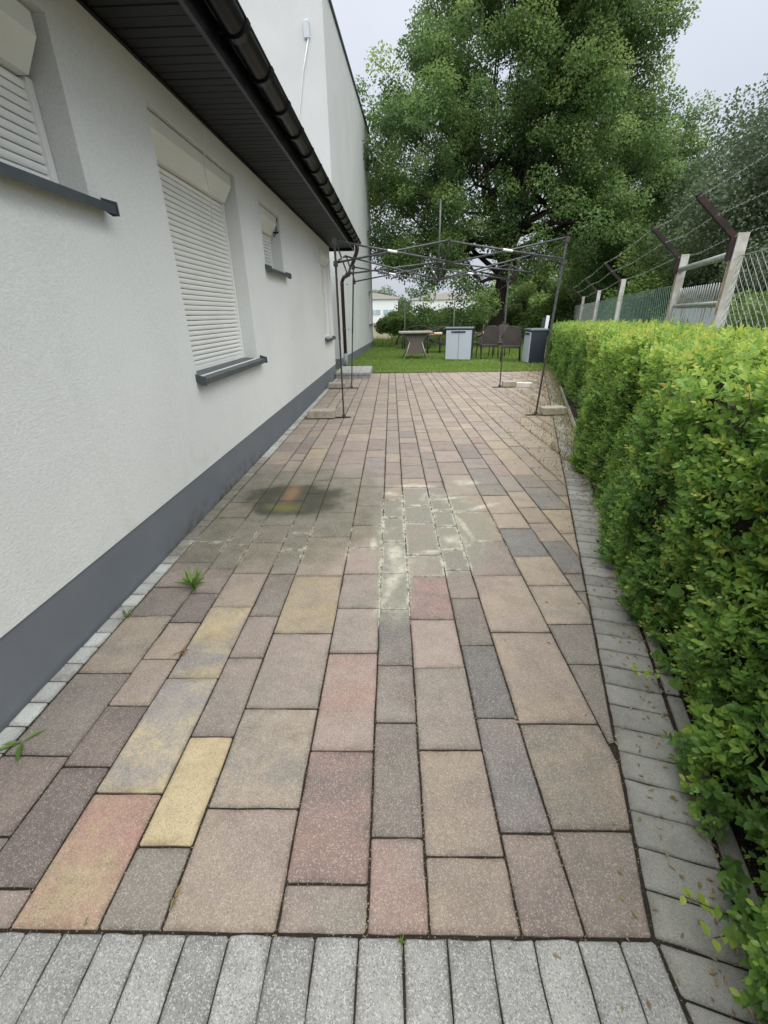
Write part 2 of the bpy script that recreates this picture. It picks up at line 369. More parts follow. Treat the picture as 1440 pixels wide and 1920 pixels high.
def npmesh(name, V, F, mat, parent=None, attrs=None, smooth=False):
    """V (n,3), F (m,k) all faces with k corners, attrs: per-vertex floats"""
    me = bpy.data.meshes.new(name); n, m, k_ = len(V), len(F), F.shape[1]
    me.vertices.add(n); me.vertices.foreach_set('co', np.ascontiguousarray(V, dtype=np.float32).ravel())
    me.loops.add(m * k_); me.loops.foreach_set('vertex_index', np.ascontiguousarray(F, dtype=np.int32).ravel())
    me.polygons.add(m); me.polygons.foreach_set('loop_start', np.arange(0, m * k_, k_, dtype=np.int32))
    me.polygons.foreach_set('loop_total', np.full(m, k_, dtype=np.int32))
    me.polygons.foreach_set('use_smooth', np.full(m, smooth))
    for a, arr in (attrs or {}).items():
        at = me.attributes.new(a, 'FLOAT', 'POINT'); at.data.foreach_set('value', np.ascontiguousarray(arr, dtype=np.float32))
    me.update(calc_edges=True); me.materials.append(MATS[mat])
    return link(bpy.data.objects.new(name, me), parent)
def unit(v): return v / np.maximum(np.linalg.norm(v, axis=-1, keepdims=True), 1e-9)
# leaf templates: x = width, y = length, z = lift
LEAF6 = (np.array([[0, 0, 0], [.5, .38, .07], [.42, .72, .05], [0, 1, -.06], [-.42, .72, .05], [-.5, .38, .07]]), np.array([[0, 1, 2, 3], [0, 3, 4, 5]]))
LEAF4 = (np.array([[0, 0, 0], [.5, .5, .1], [0, 1, -.05], [-.5, .5, .1]]), np.array([[0, 1, 2, 3]]))
def leaves(P, D, N, L, Wd, T, tpl):
    """leaf quads: base P, direction D, rough normal N, length L, width Wd, tone T"""
    D = unit(D); X = unit(np.cross(D, N)); Z = np.cross(X, D); t, f = tpl; n, kv = len(P), len(t)
    V = (P[:, None] + X[:, None] * (t[None, :, 0:1] * Wd[:, None, None]) + D[:, None] * (t[None, :, 1:2] * L[:, None, None])
         + Z[:, None] * (t[None, :, 2:3] * L[:, None, None]))
    F = (f[None] + (np.arange(n) * kv)[:, None, None]).reshape(-1, f.shape[1])
    return V.reshape(-1, 3), F, np.repeat(T, kv)
def rdir(n): return unit(rng.normal(size=(n, 3)))

# ================================================================== THE SETTING: ground
def sheet(name, pts, z, mat, sub=None):
    m = MB(); m.quad([(x, y, z) for x, y in pts]); o = m.obj(name, mat); return tag(o, kind='structure')
sheet('ground', [(-400, -60), (400, -60), (400, 900), (-400, 900)], -.05, 'soil')
EA, EB = .517, .29                                  # inner line of the edging beside the hedge: X = EA + EB*Y
LAWN_Y = 13.0
bed = sheet('joint_bed', [(-1.64, -.6), (1.0, -.6), (4.6, LAWN_Y), (-1.52, LAWN_Y)], -.0075, 'joint_sand')
sheet('hedge_bed', [(.85, -.8), (3.2, -.8), (8.5, 16), (4.4, LAWN_Y)], -.016, 'soil')

# ------------------------------------------------------------------ stones
PAL = dict(P=(.300, .245, .212), R=(.325, .210, .182), Y=(.410, .340, .205), G=(.220, .207, .178), B=(.145, .150, .152),
           T=(.345, .288, .218), V=(.185, .153, .143), W=(.52, .55, .53), g=(.335, .337, .325), h=(.255, .258, .25), e=(.285, .285, .255), f=(.33, .328, .30))
_mean = np.array([.275, .238, .205])
PAL.update(r=(.43, .255, .215), y=(.475, .395, .235), b=(.27, .255, .24))
for _k in list(PAL):
    if _k in 'PRYGBTV': PAL[_k] = tuple(np.array(PAL[_k]) * .80 + _mean * .20)
def inset(poly, d):
    n = len(poly); out = []
    for i in range(n):
        p0, p1, p2 = (np.array(poly[j % n], float) for j in (i - 1, i, i + 1))
        a = p1 - p0; b = p2 - p1; la, lb = np.hypot(*a), np.hypot(*b)
        if la < 1e-6 or lb < 1e-6: continue
        na = np.array([-a[1], a[0]]) / la; nb = np.array([-b[1], b[0]]) / lb
        c = 1 + na @ nb; out.append(p1 + (na + nb) * d / max(c, .3))
    return out
def area(poly):
    return .5 * sum(poly[i][0] * poly[(i + 1) % len(poly)][1] - poly[(i + 1) % len(poly)][0] * poly[i][1] for i in range(len(poly)))
def clip(poly, a, b, c):                            # keep a*x + b*y <= c
    out = []
    for i in range(len(poly)):
        p, q = poly[i], poly[(i + 1) % len(poly)]; dp = a * p[0] + b * p[1] - c; dq = a * q[0] + b * q[1] - c
        if dp <= 0: out.append(p)
        if dp * dq < 0:
            t = dp / (dp - dq); out.append((p[0] + (q[0] - p[0]) * t, p[1] + (q[1] - p[1]) * t))
    return out
def stone_geo(poly, gap, ztop, cut=.0045, bev=.0032, jit=.0012):
    """top ring, bevel ring and side ring of one laid stone"""
    q = inset(poly, gap / 2)
    if len(q) < 3 or area(q) < 2e-4: return None
    ring = []
    n = len(q)
    for i in range(n):
        p0, p1, p2 = q[i - 1], q[i], q[(i + 1) % n]; l0 = np.hypot(*(p1 - p0)); l1 = np.hypot(*(p2 - p1))
        c = min(cut * random.uniform(.6, 1.5), l0 * .3, l1 * .3)
        ring.append(p1 + (p0 - p1) / l0 * c); ring.append(p1 + (p2 - p1) / l1 * c)
        if l1 > .09:
            for t in (.33, .66): ring.append(p1 + (p2 - p1) * (t + random.uniform(-.06, .06)) + np.array([random.gauss(0, jit), random.gauss(0, jit)]))
    top = inset(ring, bev)
    if len(top) != len(ring): top = [p + (np.mean(ring, axis=0) - p) * .03 for p in ring]
    tx, ty = random.gauss(0, .006), random.gauss(0, .006); cx, cy = np.mean(ring, axis=0)
    h = lambda p: ztop + (p[0] - cx) * tx + (p[1] - cy) * ty
    cc = np.mean(ring, axis=0); dm = max(.3, 1 - .020 / max(.02, min(np.hypot(*(p - cc)) for p in ring)))
    inn = [cc + (p - cc) * dm for p in top]
    V = [(p[0], p[1], h(p)) for p in inn] + [(p[0], p[1], h(p)) for p in top] + [(p[0], p[1], h(p) - bev * .9) for p in ring] + [(p[0], p[1], -.04) for p in ring]
    n = len(ring); F = [list(range(n))]
    for r in (0, 1, 2):
        F += [[r * n + j, (r + 1) * n + j, (r + 1) * n + (j + 1) % n, r * n + (j + 1) % n] for j in range(n)]
    return V, F
def tone(code, soft=0.):
    a = PAL[code[0]]; b = PAL[code[-1]]; j = random.uniform(.86, 1.14)
    j = 1 + (j - 1) * (1 - soft * .4); mn = tuple(_mean * 1.04)
    return tuple((x * (1 - soft) + q * soft) * j for x, q in zip(a, mn)), tuple((x * (1 - soft) + q * soft) * j for x, q in zip(b, mn))
def stone_mesh(items, name, mat):
    V, F, A, B, Sd, Eg = [], [], [], [], [], []
    for (v, f), (a, b), s in items:
        o = len(V); V += v; F += [[i + o for i in g] for g in f]; A += [a] * len(v); B += [b] * len(v); Sd += [s] * len(v); Eg += [0.] * (len(v) // 4) + [1.] * (len(v) - len(v) // 4)
    me = bpy.data.meshes.new(name); me.from_pydata(V, [], F)
    for nm, arr in (('colA', A), ('colB', B)):
        at = me.attributes.new(nm, 'FLOAT_COLOR', 'POINT'); at.data.foreach_set('color', np.array([(*c, 1) for c in arr], dtype=np.float32).ravel())
    at = me.attributes.new('seed', 'FLOAT', 'POINT'); at.data.foreach_set('value', np.array(Sd, dtype=np.float32))
    at = me.attributes.new('edge', 'FLOAT', 'POINT'); at.data.foreach_set('value', np.array(Eg, dtype=np.float32))
    me.materials.append(MATS[mat]); me.update(); return me
def lay(root_name, stones, mat, child='paving_stone', limit=300):
    """stones: list of (poly, code, gap, z). Largest in the photo become parts, the rest one part of kind stuff."""
    root = bpy.data.objects.new(root_name, None); COL.objects.link(root); tag(root, kind='structure')
    items = []
    for poly, code, gap, z in stones:
        if area(poly) < 0: poly = poly[::-1]
        g = stone_geo(poly, gap, z)
        if not g: continue
        c = np.mean(np.array(poly), axis=0); d = math.hypot(c[0], c[1], CH)
        items.append((abs(area(poly)) * CH / d ** 3, (g, tone(code, .42 if (root_name == 'pavement' and c[1] > 4) else 0.), random.uniform(0, 50))))
    items.sort(key=lambda t: -t[0])
    for _, it in items[:limit]: link(bpy.data.objects.new(child, stone_mesh([it], child, mat)), root)
    if items[limit:]:
        o = link(bpy.data.objects.new(child + '_far', stone_mesh([i for _, i in items[limit:]], child + '_far', mat)), root); o['kind'] = 'stuff'
    return root

JX = [(-1.545, -1.47, -1.43), (-1.275, -1.213, -1.18), (-1.085, -1.049, -1.03), (-.835, -.812, -.80), (-.656, -.641, -.63), (-.333, -.333, -.342),
      (-.082, -.098, -.112), (.091, .077, .059), (.342, .313, .286), (.515, .481, .431), (.845, .778, .702), (1.13, 1.011, .932), (1.33, 1.183, 1.08),
      (1.60, 1.422, 1.32), (1.78, 1.59, 1.49), (2.12, 1.92, 1.80), (2.37, 2.16, 2.04), (2.55, 2.33, 2.20), (2.80, 2.57, 2.44), (2.98, 2.74, 2.60),
      (3.31, 3.07, 2.92), (3.55, 3.31, 3.15), (3.72, 3.48, 3.32), (3.97, 3.73, 3.56), (4.3, 4.06, 3.88), (4.6, 4.3, 4.1), (4.9, 4.6, 4.35)]
def jx(i, Y):
    a, b, c = JX[i]
    return a + (b - a) * (Y - .6) / 5.9 if Y < 6.5 else b + (c - b) * (Y - 6.5) / 6.5
CROSS = [  # photo heights of the cross joints, nearest first, for each row of stones
 ([1567, 1416, 1261, 1155, 1100, 1055, 1018, 970.6, 942, 914.5, 889, 870, 846, 829.5, 815, 802], 'G PV GV GT VG PV PG G GT G G G T V P T T'),
 ([1665, 1437, 1323, 1235.5, 1166.6, 1112, 1067, 1024, 977, 942.7, 910.6, 885, 864, 850, 833, 820, 808], 'P V PV PT PT V PV PG G G G G T P VP B T P'),
 ([1487, 1270.6, 1138.5, 1075, 1018, 985.6, 939, 913, 886.5, 860, 840.5, 821, 805], 'ry yb yb TP TP GP G T G PY Y YG T P'),
 ([1587, 1381, 1233.5, 1155, 1076, 1031, 1000, 960, 926, 900, 881, 864, 852.6, 826, 816.5, 805], 'G yy GP PG VG G G G B G G G V P PV T P'),
 ([1514.5, 1328, 1187, 1080, 1006.5, 960.5, 923.5, 896.5, 870.5, 845.5, 828, 813], 'PT TG PG TY TP G G G PG P P T P'),
 ([1657, 1408, 1224, 1140, 1076, 1026.5, 985, 947.5, 913, 894, 877.6, 857.5, 843.8, 824, 807.5], 'PG RV RP PG GP P TP G G G PG B P V P T'),
 ([1570.5, 1355, 1248, 1142.5, 1075, 1016, 970.6, 937, 914, 889, 867.4, 850.4, 835.6, 820.6, 807.5], 'RP VG GV BG G G G G T P P T G GP P P'),
 ([1606, 1405, 1252, 1161, 1081, 1040.5, 980, 949, 914, 897, 873.2, 855.8, 842, 831.2, 820.6, 808], 'TP TP GP P VR P P G G T PG T V V VP B P'),
 ([1562.5, 1346, 1209.7, 1122, 1069.4, 1031, 987, 957.3, 931.5, 913, 903.5, 878, 862, 848, 836, 824.8, 811], 'VP BV B GV PG G G G G G P V B V P P T P'),
 ([1557, 1357, 1185.4, 1079, 1014.6, 959.4, 928.5, 890.2, 866, 845, 827, 810], 'PG TG TP TP PG T T TG P P VP T P'),
 ([1393, 1245, 1169.6, 1098, 1043.3, 991, 963, 928.5, 908.7, 878, 859.6, 847.3, 833, 821, 807.5], 'Y G G GT T B T T G B BP B V G T T'),
 ([1108, 1075.5, 1015, 980.4, 951.7, 921.4, 892.3, 870.5, 852.5, 840.2, 830.6, 819.8, 811], 'G G GB PT T T G PR P P P R P P'),
 ([1000, 955.4, 914.4, 890.4, 862, 841.7, 826, 815], 'T TY GB B TY Y TY GT T'),
 ([929.6, 901.5, 875.6, 853.5, 836.5, 821.5, 812], 'T G G P G T T G'),
 ([881, 857.4, 839.6, 824.6, 809.7], 'PT P TP T G T')]
FRONT_Y = .6085
def yw(i, y):
    xm, Y = .5 * (JX[i][0] + JX[i + 1][0]), 3.
    for _ in range(4): Y = gr(prj((xm, Y, 0))[0], y)[1]
    return Y
far_codes = ['P', 'T', 'PT', 'G', 'TG', 'P', 'T', 'TY', 'P', 'GP', 'T', 'TP', 'VP', 'PG', 'TP', 'T']
pav = []
for i in range(len(JX) - 1):
    if i < len(CROSS):
        ys = [FRONT_Y] + [yw(i, y) for y in CROSS[i][0]]; codes = CROSS[i][1].split()
    else: ys = [FRONT_Y + random.uniform(0, .2)]; codes = []
    while ys[-1] < LAWN_Y: ys.append(ys[-1] + random.choice([.17, .25, .25, .34, .34, .42]) * random.uniform(.97, 1.03))
    ys[-1] = LAWN_Y
    for q in range(len(ys) - 1):
        y0, y1 = ys[q], ys[q + 1]
        if y1 - y0 < .04: continue
        poly = [(jx(i, y0), y0), (jx(i + 1, y0), y0), (jx(i + 1, y1), y1), (jx(i, y1), y1)]
        poly = clip(poly, 1, -EB, EA)
        if len(poly) < 3 or area(poly) < .0015: continue
        code = codes[q] if q < len(codes) else random.choice(far_codes)
        pav.append((poly, code, .0075 if y0 < 3 else .009, random.gauss(0, .0011)))
lay('pavement', pav, 'paver')
# wall strip of small pale setts
st = []; y = .2
while y < 12.2:
    l = .118 * random.uniform(.93, 1.07)
    if y + l > .6: st.append(([(-1.645 + .0100 * y, y), (jx(0, y) - .004, y), (jx(0, y + l) - .004, y + l), (-1.645 + .0100 * (y + l), y + l)], random.choice(['W', 'W', 'gW', 'W']) if y < 2.9 or y > 5 else 'gG', .006, random.gauss(.001, .001)))
    y += l
lay('wall_strip', st, 'paver', 'small_sett')
# front course of grey blocks
fr = []; x = -1.97
xs = [-1.50, -1.383, -1.265, -1.148, -1.03, -.925, -.812, -.696, -.579, -.460, -.341, -.222, -.103, .018, .137, .254, .371, .489, .600, .698]
for a, b in zip(xs[:-1], xs[1:]):
    fr.append(([(a, .36), (b, .36), (b, .605), (a, .605)], random.choice(['g', 'gh', 'g', 'h', 'hg']), .0045, random.gauss(0, .0012)))
    fr.append(([(a, .10), (b, .10), (b, .352), (a, .352)], random.choice(['g', 'gh', 'h']), .0045, random.gauss(0, .0012)))
lay('front_course', fr, 'granite', 'granite_block')
# edging strip beside the hedge, blocks square to its line
L = math.hypot(EB, 1); tx_, ty_ = EB / L, 1 / L; nx_, ny_ = ty_, -tx_
ed = []; s0 = .611 * L + .0; s = s0; W2 = .232
def ep(s, u): return (EA + .006 + tx_ * s + nx_ * u + .0, ty_ * s + ny_ * u)
# parameter s counted so that the block inner corners sit at Y = s*ty_
while s * ty_ < LAWN_Y:
    l = .1185 * random.uniform(.97, 1.03)
    ed.append(([ep(s, 0), ep(s, W2), ep(s + l, W2), ep(s + l, 0)], random.choice(['e', 'ef', 'f', 'e']), .0042, random.gauss(0, .001))); s += l
ed.append(([(.702, .605), (.704, .497), (.93, .43), ep(s0, W2 - .002)], 'ef', .006, 0))
for yy in (.497, .38, .26): ed.append(([(.704, yy), (.704, yy - .115), (.93 - .01, yy - .18), (.93, yy - .067)], random.choice(['e', 'f']), .006, 0))
lay('edging_strip', ed, 'edging', 'edging_stone')
kb = []
s = -.4
while s * ty_ < 12.5:
    kb.append(([ep(s, W2 + .012), ep(s, W2 + .075), ep(s + .98, W2 + .075), ep(s + .98, W2 + .012)], 'e', .006, .004)); s += .99
lay('kerb', kb, 'edging', 'kerb_stone')

# ------------------------------------------------------------------ lawn, field
lawn = npm = None
nx, ny = 60, 60
gx, gy = np.meshgrid(np.linspace(-3, 12, nx), np.linspace(LAWN_Y, 24.2, ny))
gz = .012 + .02 * np.sin(gx * 1.3) * np.sin(gy * 1.1) * np.clip((gy - LAWN_Y), 0, 1) + rng.normal(0, .004, gx.shape)
V = np.stack([gx, gy, gz], -1).reshape(-1, 3); idx = np.arange(nx * ny).reshape(ny, nx)
F = np.stack([idx[:-1, :-1], idx[:-1, 1:], idx[1:, 1:], idx[1:, :-1]], -1).reshape(-1, 4)
tag(npmesh('lawn', V, F, 'lawn_ground', smooth=True), kind='structure')
nx, ny = 110, 70
gx, gy = np.meshgrid(np.linspace(-25, 75, nx), np.linspace(24, 75, ny) )
gz = -.02 + .35 * np.clip((gy - 25) / 6, 0, 1) * (.5 + .5 * np.sin(gx * .9 + gy * .35)) * .8 + rng.normal(0, .05, gx.shape) * np.clip((gy - 24) / 2, 0, 1)
V = np.stack([gx, gy, gz], -1).reshape(-1, 3); idx = np.arange(nx * ny).reshape(ny, nx)
F = np.stack([idx[:-1, :-1], idx[:-1, 1:], idx[1:, 1:], idx[1:, :-1]], -1).reshape(-1, 4)
tag(npmesh('field', V, F, 'field_soil', smooth=True), kind='structure')
sheet('meadow', [(-300, 74), (300, 74), (300, 880), (-300, 880)], .0, 'lawn_ground')
n = 90000
P = np.stack([rng.uniform(-1.6, 7.5, n), LAWN_Y - .03 + rng.power(.8, n) * 10.5, np.full(n, .01)], -1)
edge = (P[:, 1] < LAWN_Y + .05) & (rng.random(n) < .42); P = P[~edge]; n = len(P)
D = unit(np.stack([rng.normal(0, .5, n), rng.normal(0, .5, n), np.ones(n)], -1)); H = rng.uniform(.03, .085, n)
patch = .5 + .5 * np.sin(P[:, 0] * 1.7 + np.sin(P[:, 1] * 2.3)) * np.sin(P[:, 1] * 1.9)
H = H * (.7 + .5 * patch)
T = np.clip(rng.normal(.35 + .25 * patch, .2, n), 0, .95); T[rng.random(n) < .03] = 1
T[P[:, 1] < LAWN_Y + .35] += .2; T = np.clip(T, 0, 1)
V, F, A = leaves(P, D, rdir(n), H, np.full(n, .014), T, LEAF4)
tag(npmesh('grass', V, F, 'grass_blade', attrs={'tone': A}), 'short mown green grass of the lawn behind the paving', 'grass', kind='stuff')
# tall weeds on the field margin
n = 26000
P = np.stack([rng.uniform(-4, 22, n), 23.4 + rng.power(.7, n) * 5, np.zeros(n)], -1)
cl = np.sin(P[:, 0] * 2.1) * np.sin(P[:, 0] * .77 + P[:, 1]) > -.1; P = P[cl]; n = len(P)
D = unit(np.stack([rng.normal(0, .35, n), rng.normal(0, .35, n), np.ones(n)], -1))
V, F, A = leaves(P, D, rdir(n), rng.uniform(.15, .55, n), np.full(n, .03), np.clip(rng.normal(.5, .25, n), 0, 1), LEAF4)
tag(npmesh('tall_grass', V, F, 'grass_blade', attrs={'tone': A}), 'rough tall grass along the far margin of the lawn', 'grass', kind='stuff')

# ================================================================== LOW HOUSE (local frame: u outwards = x, along the wall = y)
SLOPE = .0100; house = thing('house', 'long single storey house with grey plaster, shuttered windows and dark eaves', 'house', (-1.648, 0, 0), -math.atan(SLOPE))
Y0, Y1, ZP, ZT = -3.0, 12.2, .35, 3.06
wins = [  # y0,y1,z0,z1, label
    (1.42, 2.80, 2.135, 2.86, 'high window at the near end with closed roller shutter', .20),
    (3.70, 5.40, 1.095, 2.85, 'tall window with closed white roller shutter', .20),
    (6.22, 7.19, 2.105, 2.81, 'small high window with closed roller shutter', .20),
    (10.68, 11.78, 1.04, 2.83, 'farthest tall window with closed roller shutter', .12)]
m = MB(); ysp = sorted({Y0, Y1, *[q for w_ in wins for q in w_[:2]]}); DEP = .20
for a, b in zip(ysp[:-1], ysp[1:]):
    w_ = [q for q in wins if abs(q[0] - a) < 1e-6]
    spans = [(ZP, w_[0][2]), (w_[0][3], ZT)] if w_ else [(ZP, ZT)]
    for z0, z1 in spans: m.quad([(0, a, z0), (0, b, z0), (0, b, z1), (0, a, z1)])
for (a, b, z0, z1, _, DEP) in wins:
    m.quad([(0, b, z0), (-DEP, b, z0), (-DEP, b, z1), (0, b, z1)]); m.quad([(0, a, z0), (0, a, z1), (-DEP, a, z1), (-DEP, a, z0)])
    m.quad([(0, a, z1), (0, b, z1), (-DEP, b, z1), (-DEP, a, z1)]); m.quad([(0, a, z0), (-DEP, a, z0), (-DEP, b, z0), (0, b, z0)])
m.quad([(0, Y1, ZP), (-5, Y1, ZP), (-5, Y1, ZT), (0, Y1, ZT)]); m.quad([(0, Y0, ZP), (0, Y0, ZT), (-5, Y0, ZT), (-5, Y0, ZP)])
m.quad([(-5, Y0, ZP), (-5, Y0, ZT), (-5, Y1, ZT), (-5, Y1, ZP)])
m.quad([(0, Y0, ZP), (-.02, Y0, ZP), (-.02, Y1, ZP), (0, Y1, ZP)])
m.obj('wall', 'plaster', house)
bx('plinth', 'plinth_paint', house, -5, Y0 + .01, -.04, -.008, Y1 - .008, ZP + .003)
def shutter(parent, a, b, z0, z1, boxh=.25, slat=.041, U=-.165, gu=.045):
    zb = z1 - boxh
    m = MB(); q_ = U + .14; m.prism([(U - .03, z1 - .004), (q_ - .03, z1 - .004), (q_, z1 - .03), (q_, zb + .135), (q_ - .085, zb + .004), (U - .03, zb + .004)], 'y', a + .006, b - .07); bo = m.obj('shutter_box', 'box_white', parent)
    for side in (0, 1):
        y_ = a + .004 if side == 0 else b - .004 - gu
        bx('guide_rail', 'shutter_white', parent, U - .03, y_, z0 + .012, U + .022, y_ + gu, zb + .01)
    n = max(1, int(round((zb - z0 - .05) / slat))); h = (zb - z0 - .05) / n
    bx('bottom_bar', 'shutter_white', parent, U - .014, a + gu, z0 + .008, U + .012, b - gu, z0 + .052, bev=.003)
    m = MB(); m.prism([(-.010, .0015), (.003, .003), (.0075, h * .3), (.0085, h * .55), (.005, h * .85), (-.002, h - .003), (-.010, h - .003)], 'y', a + gu, b - gu)
    first = m.obj('slat', 'shutter_white', parent)
    first.location = (U, 0, z0 + .052)
    for i in range(1, n):
        c = first.copy(); COL.objects.link(c); c.location = (U + random.gauss(0, .0006), 0, z0 + .052 + i * h)
def sill(parent, a, b, z0, name='sill', out=.075):
    m = MB(); a2, b2 = a - .02, b + .10
    m.prism([(-.19, z0 + .018), (out, z0 - .012), (out, z0 - .055), (out - .006, z0 - .055), (out - .006, z0 - .018), (-.19, z0 + .010)], 'y', a2, b2)
    for q0, q1 in ((a2 - .012, a2), (b2, b2 + .012)):
        m.prism([(0.001, z0 + .028), (out + .008, z0 + .004), (out + .008, z0 - .062), (out - .03, z0 - .062), (0.001, z0 - .03)], 'y', q0, q1)
    return m.obj(name, 'sill_grey', parent)
for (a, b, z0, z1, lb, DEP) in wins:
    wn = bpy.data.objects.new('window', None); link(wn, house); wn['label'] = lb
    m = MB(); m.quad([(.001 - DEP, a, z0), (.001 - DEP, b, z0), (.001 - DEP, b, z1), (.001 - DEP, a, z1)]); m.obj('pane', 'window_dark', wn)
    shutter(wn, a, b, z0, z1, U=.035 - DEP); sill(wn, a, b, z0)
# loose cord hanging over the box of the tall window
tb('cord', 'cable_white', house, [(.012, 4.62, 3.02), (.02, 4.66, 2.96), (-.01, 4.68, 2.84), (-.028, 4.66, 2.72), (.0, 4.62, 2.6), (.01, 4.60, 2.5), (-.02, 4.66, 2.38), (-.03, 4.68, 2.34)], .004, 5)
bx('cable_clip', 'cover_dark', house, -.10, 7.178, 2.60, -.02, 7.188, 2.62)
tb('cable', 'cover_dark', house, [(-.02, 7.18, 2.78), (-.05, 7.175, 2.70), (-.04, 7.178, 2.62), (-.09, 7.178, 2.56)], .006, 5)
# soffit of narrow boards
sf = bpy.data.objects.new('soffit', None); link(sf, house)
SU = .545; m = MB(); m.box(.004, 0, 0, SU, .094, .016, bev=.004); first = m.obj('soffit_board', 'soffit_dark', sf); first.location = (0, 1.6, ZT)
y = 1.6 + .1
while y < 12.6:
    c = first.copy(); COL.objects.link(c); c.location = (0, y, ZT + random.gauss(0, .0008)); y += .1
bx('soffit_backing', 'soffit_dark', sf, .0, -2.5, ZT + .019, SU, 12.7, ZT + .03)
bx('eaves_trim', 'soffit_dark', house, .0, -2.5, ZT - .02, .022, 12.2, ZT - .0005)
bx('fascia', 'gutter_brown', house, SU + .002, -2.5, ZT - .06, SU + .028, 12.7, ZT + .22)
bx('barge_board', 'soffit_dark', house, -3.5, 12.702, ZT - .06, SU + .02, 12.73, ZT + .22)
m = MB()
for j in range(3):
    pass
pr_ = []
R_ = .078; cu, cz = SU + .118, ZT + .115
for a in range(0, 181, 15): pr_.append((cu - R_ * math.cos(math.radians(a)), cz - R_ * math.sin(math.radians(a))))
for a in range(180, -1, -15): pr_.append((cu - (R_ - .005) * math.cos(math.radians(a)), cz - (R_ - .005) * math.sin(math.radians(a))))
m.prism(pr_, 'y', -2.5, 12.6); g = m.obj('gutter', 'gutter_brown', house)
for p in g.data.polygons: p.use_smooth = len(p.vertices) == 4
tb('gutter_bead', 'gutter_brown', g, [(cu + R_, -2.5, cz + .004), (cu + R_, 12.6, cz + .004)], .009, 8)
m = MB(); m.tube([(cu, 12.585, cz), (cu, 12.605, cz)], R_ * .98, 14); m.obj('gutter_end', 'gutter_brown', g)
def bracket():
    m = MB(); q = []
    for a in range(0, 181, 15): q.append((cu - (R_ + .017) * math.cos(math.radians(a)), cz - (R_ + .017) * math.sin(math.radians(a))))
    for a in range(180, -1, -15): q.append((cu - (R_ + .001) * math.cos(math.radians(a)), cz - (R_ + .001) * math.sin(math.radians(a))))
    m.prism(q, 'y', -.03, .03); m.box(SU + .03, -.012, cz - .05, cu - R_ + .01, .012, cz - .035); return m.obj('gutter_bracket', 'gutter_brown', g)
b0 = bracket(); b0.location = (0, 1.95, 0); y = 2.5
while y < 12.6:
    c = b0.copy(); COL.objects.link(c); c.location = (0, y, 0); y += .56
# roof: pantile courses seen as a rippled edge above the gutter
rf = bpy.data.objects.new('roof', None); link(rf, house)
m = MB(); m.prism([(SU + .07, ZT + .215), (SU + .07, ZT + .235), (-2.5, ZT + 1.75), (-2.5, ZT + 1.70)], 'y', -2.5, 12.7); m.obj('roof_deck', 'tile_dark', rf)
m = MB(); w_ = .28; q = []
for j in range(9):
    t = j / 8; q.append((t * w_, .026 * math.sin(t * math.pi) ** 1 * (1 if t < .62 else .6)))
ca, sa = math.cos(math.radians(30)), math.sin(math.radians(30))
for k_ in range(8):
    (ya, ha), (yb, hb) = q[k_], q[k_ + 1]
    for (lo, hi) in (((0, 0), (.42, 0)),):
        p = lambda d, yy, h: (-(d * ca) + h * sa, yy, d * sa + h * ca)
        m.quad([p(0, ya, ha), p(0, yb, hb), p(.42, yb, hb), p(.42, ya, ha)][::-1], True)
        m.quad([p(0, ya, ha - .018), p(0, yb, hb - .018), p(0, yb, hb), p(0, ya, ha)])
        m.quad([p(0, ya, ha - .018), p(.42, ya, ha - .018), p(.42, yb, hb - .018), p(0, yb, hb - .018)])
t0 = m.obj('roof_tile', 'tile_dark', rf); t0.location = (SU + .105, -2.4 + 3.9, ZT + .237); y = -2.4 + 3.9 + w_
while y < 12.45:
    c = t0.copy(); COL.objects.link(c); c.location = (SU + .105 + random.gauss(0, .002), y, ZT + .237); y += w_
# downpipe
dp = bpy.data.objects.new('downpipe', None); link(dp, house)
top = atY(641, 524, 13.75); bot = atY(648.6, 664, 13.75); foot = gr(650, 692)
hx = lambda X, Y, Z: ((X + 1.648) * 1.0 - SLOPE * Y, Y, Z)
gx_ = cu - .0
m = MB(); m.tube([(gx_, 12.42, cz - R_ + .01), (gx_, 12.43, cz - R_ - .10), (gx_ - .03, 12.5, cz - R_ - .17), hx(top[0] + .22, 13.45, top[2] + .09),
                  hx(top[0] + .06, 13.70, top[2] + .05), hx(top[0], 13.75, top[2] - .06), hx(top[0], 13.75, bot[2])], .05, 12); m.obj('pipe', 'pipe_brown', dp)
for z in (top[2] - .12, 1.15): m = MB(); m.tube([hx(top[0], 13.75, z - .02), hx(top[0], 13.75, z + .02)], .058, 12); m.box(hx(top[0], 0, 0)[0] - .02, 13.79, z - .01, hx(top[0], 0, 0)[0] + .0, 14.0, z + .01); m.obj('pipe_bracket', 'pipe_brown', dp)
tb('clay_foot', 'clay_pipe', dp, [hx(top[0], 13.75, bot[2] + .02), hx(top[0], 13.75, -.03)], .066, 12)

# ------------------------------------------------------------------ doorstep
sx0, sx1, sy0, sy1, sz = -1.515, -.60, 11.9, 13.5, .155
ds = thing('doorstep', 'low grey concrete doorstep at the far corner of the house', 'step', (sx0, sy0, 0))
for i in range(3):
    wdt = (sx1 - sx0) / 3
    bx('slab', 'concrete_grey', ds, i * wdt + .004, 0, .09, (i + 1) * wdt - .004, sy1 - sy0, sz, bev=.006)
    bx('riser_block', 'concrete_grey', ds, i * wdt + .004, .012, -.03, (i + 1) * wdt - .004, sy1 - sy0 - .01, .084, bev=.004)

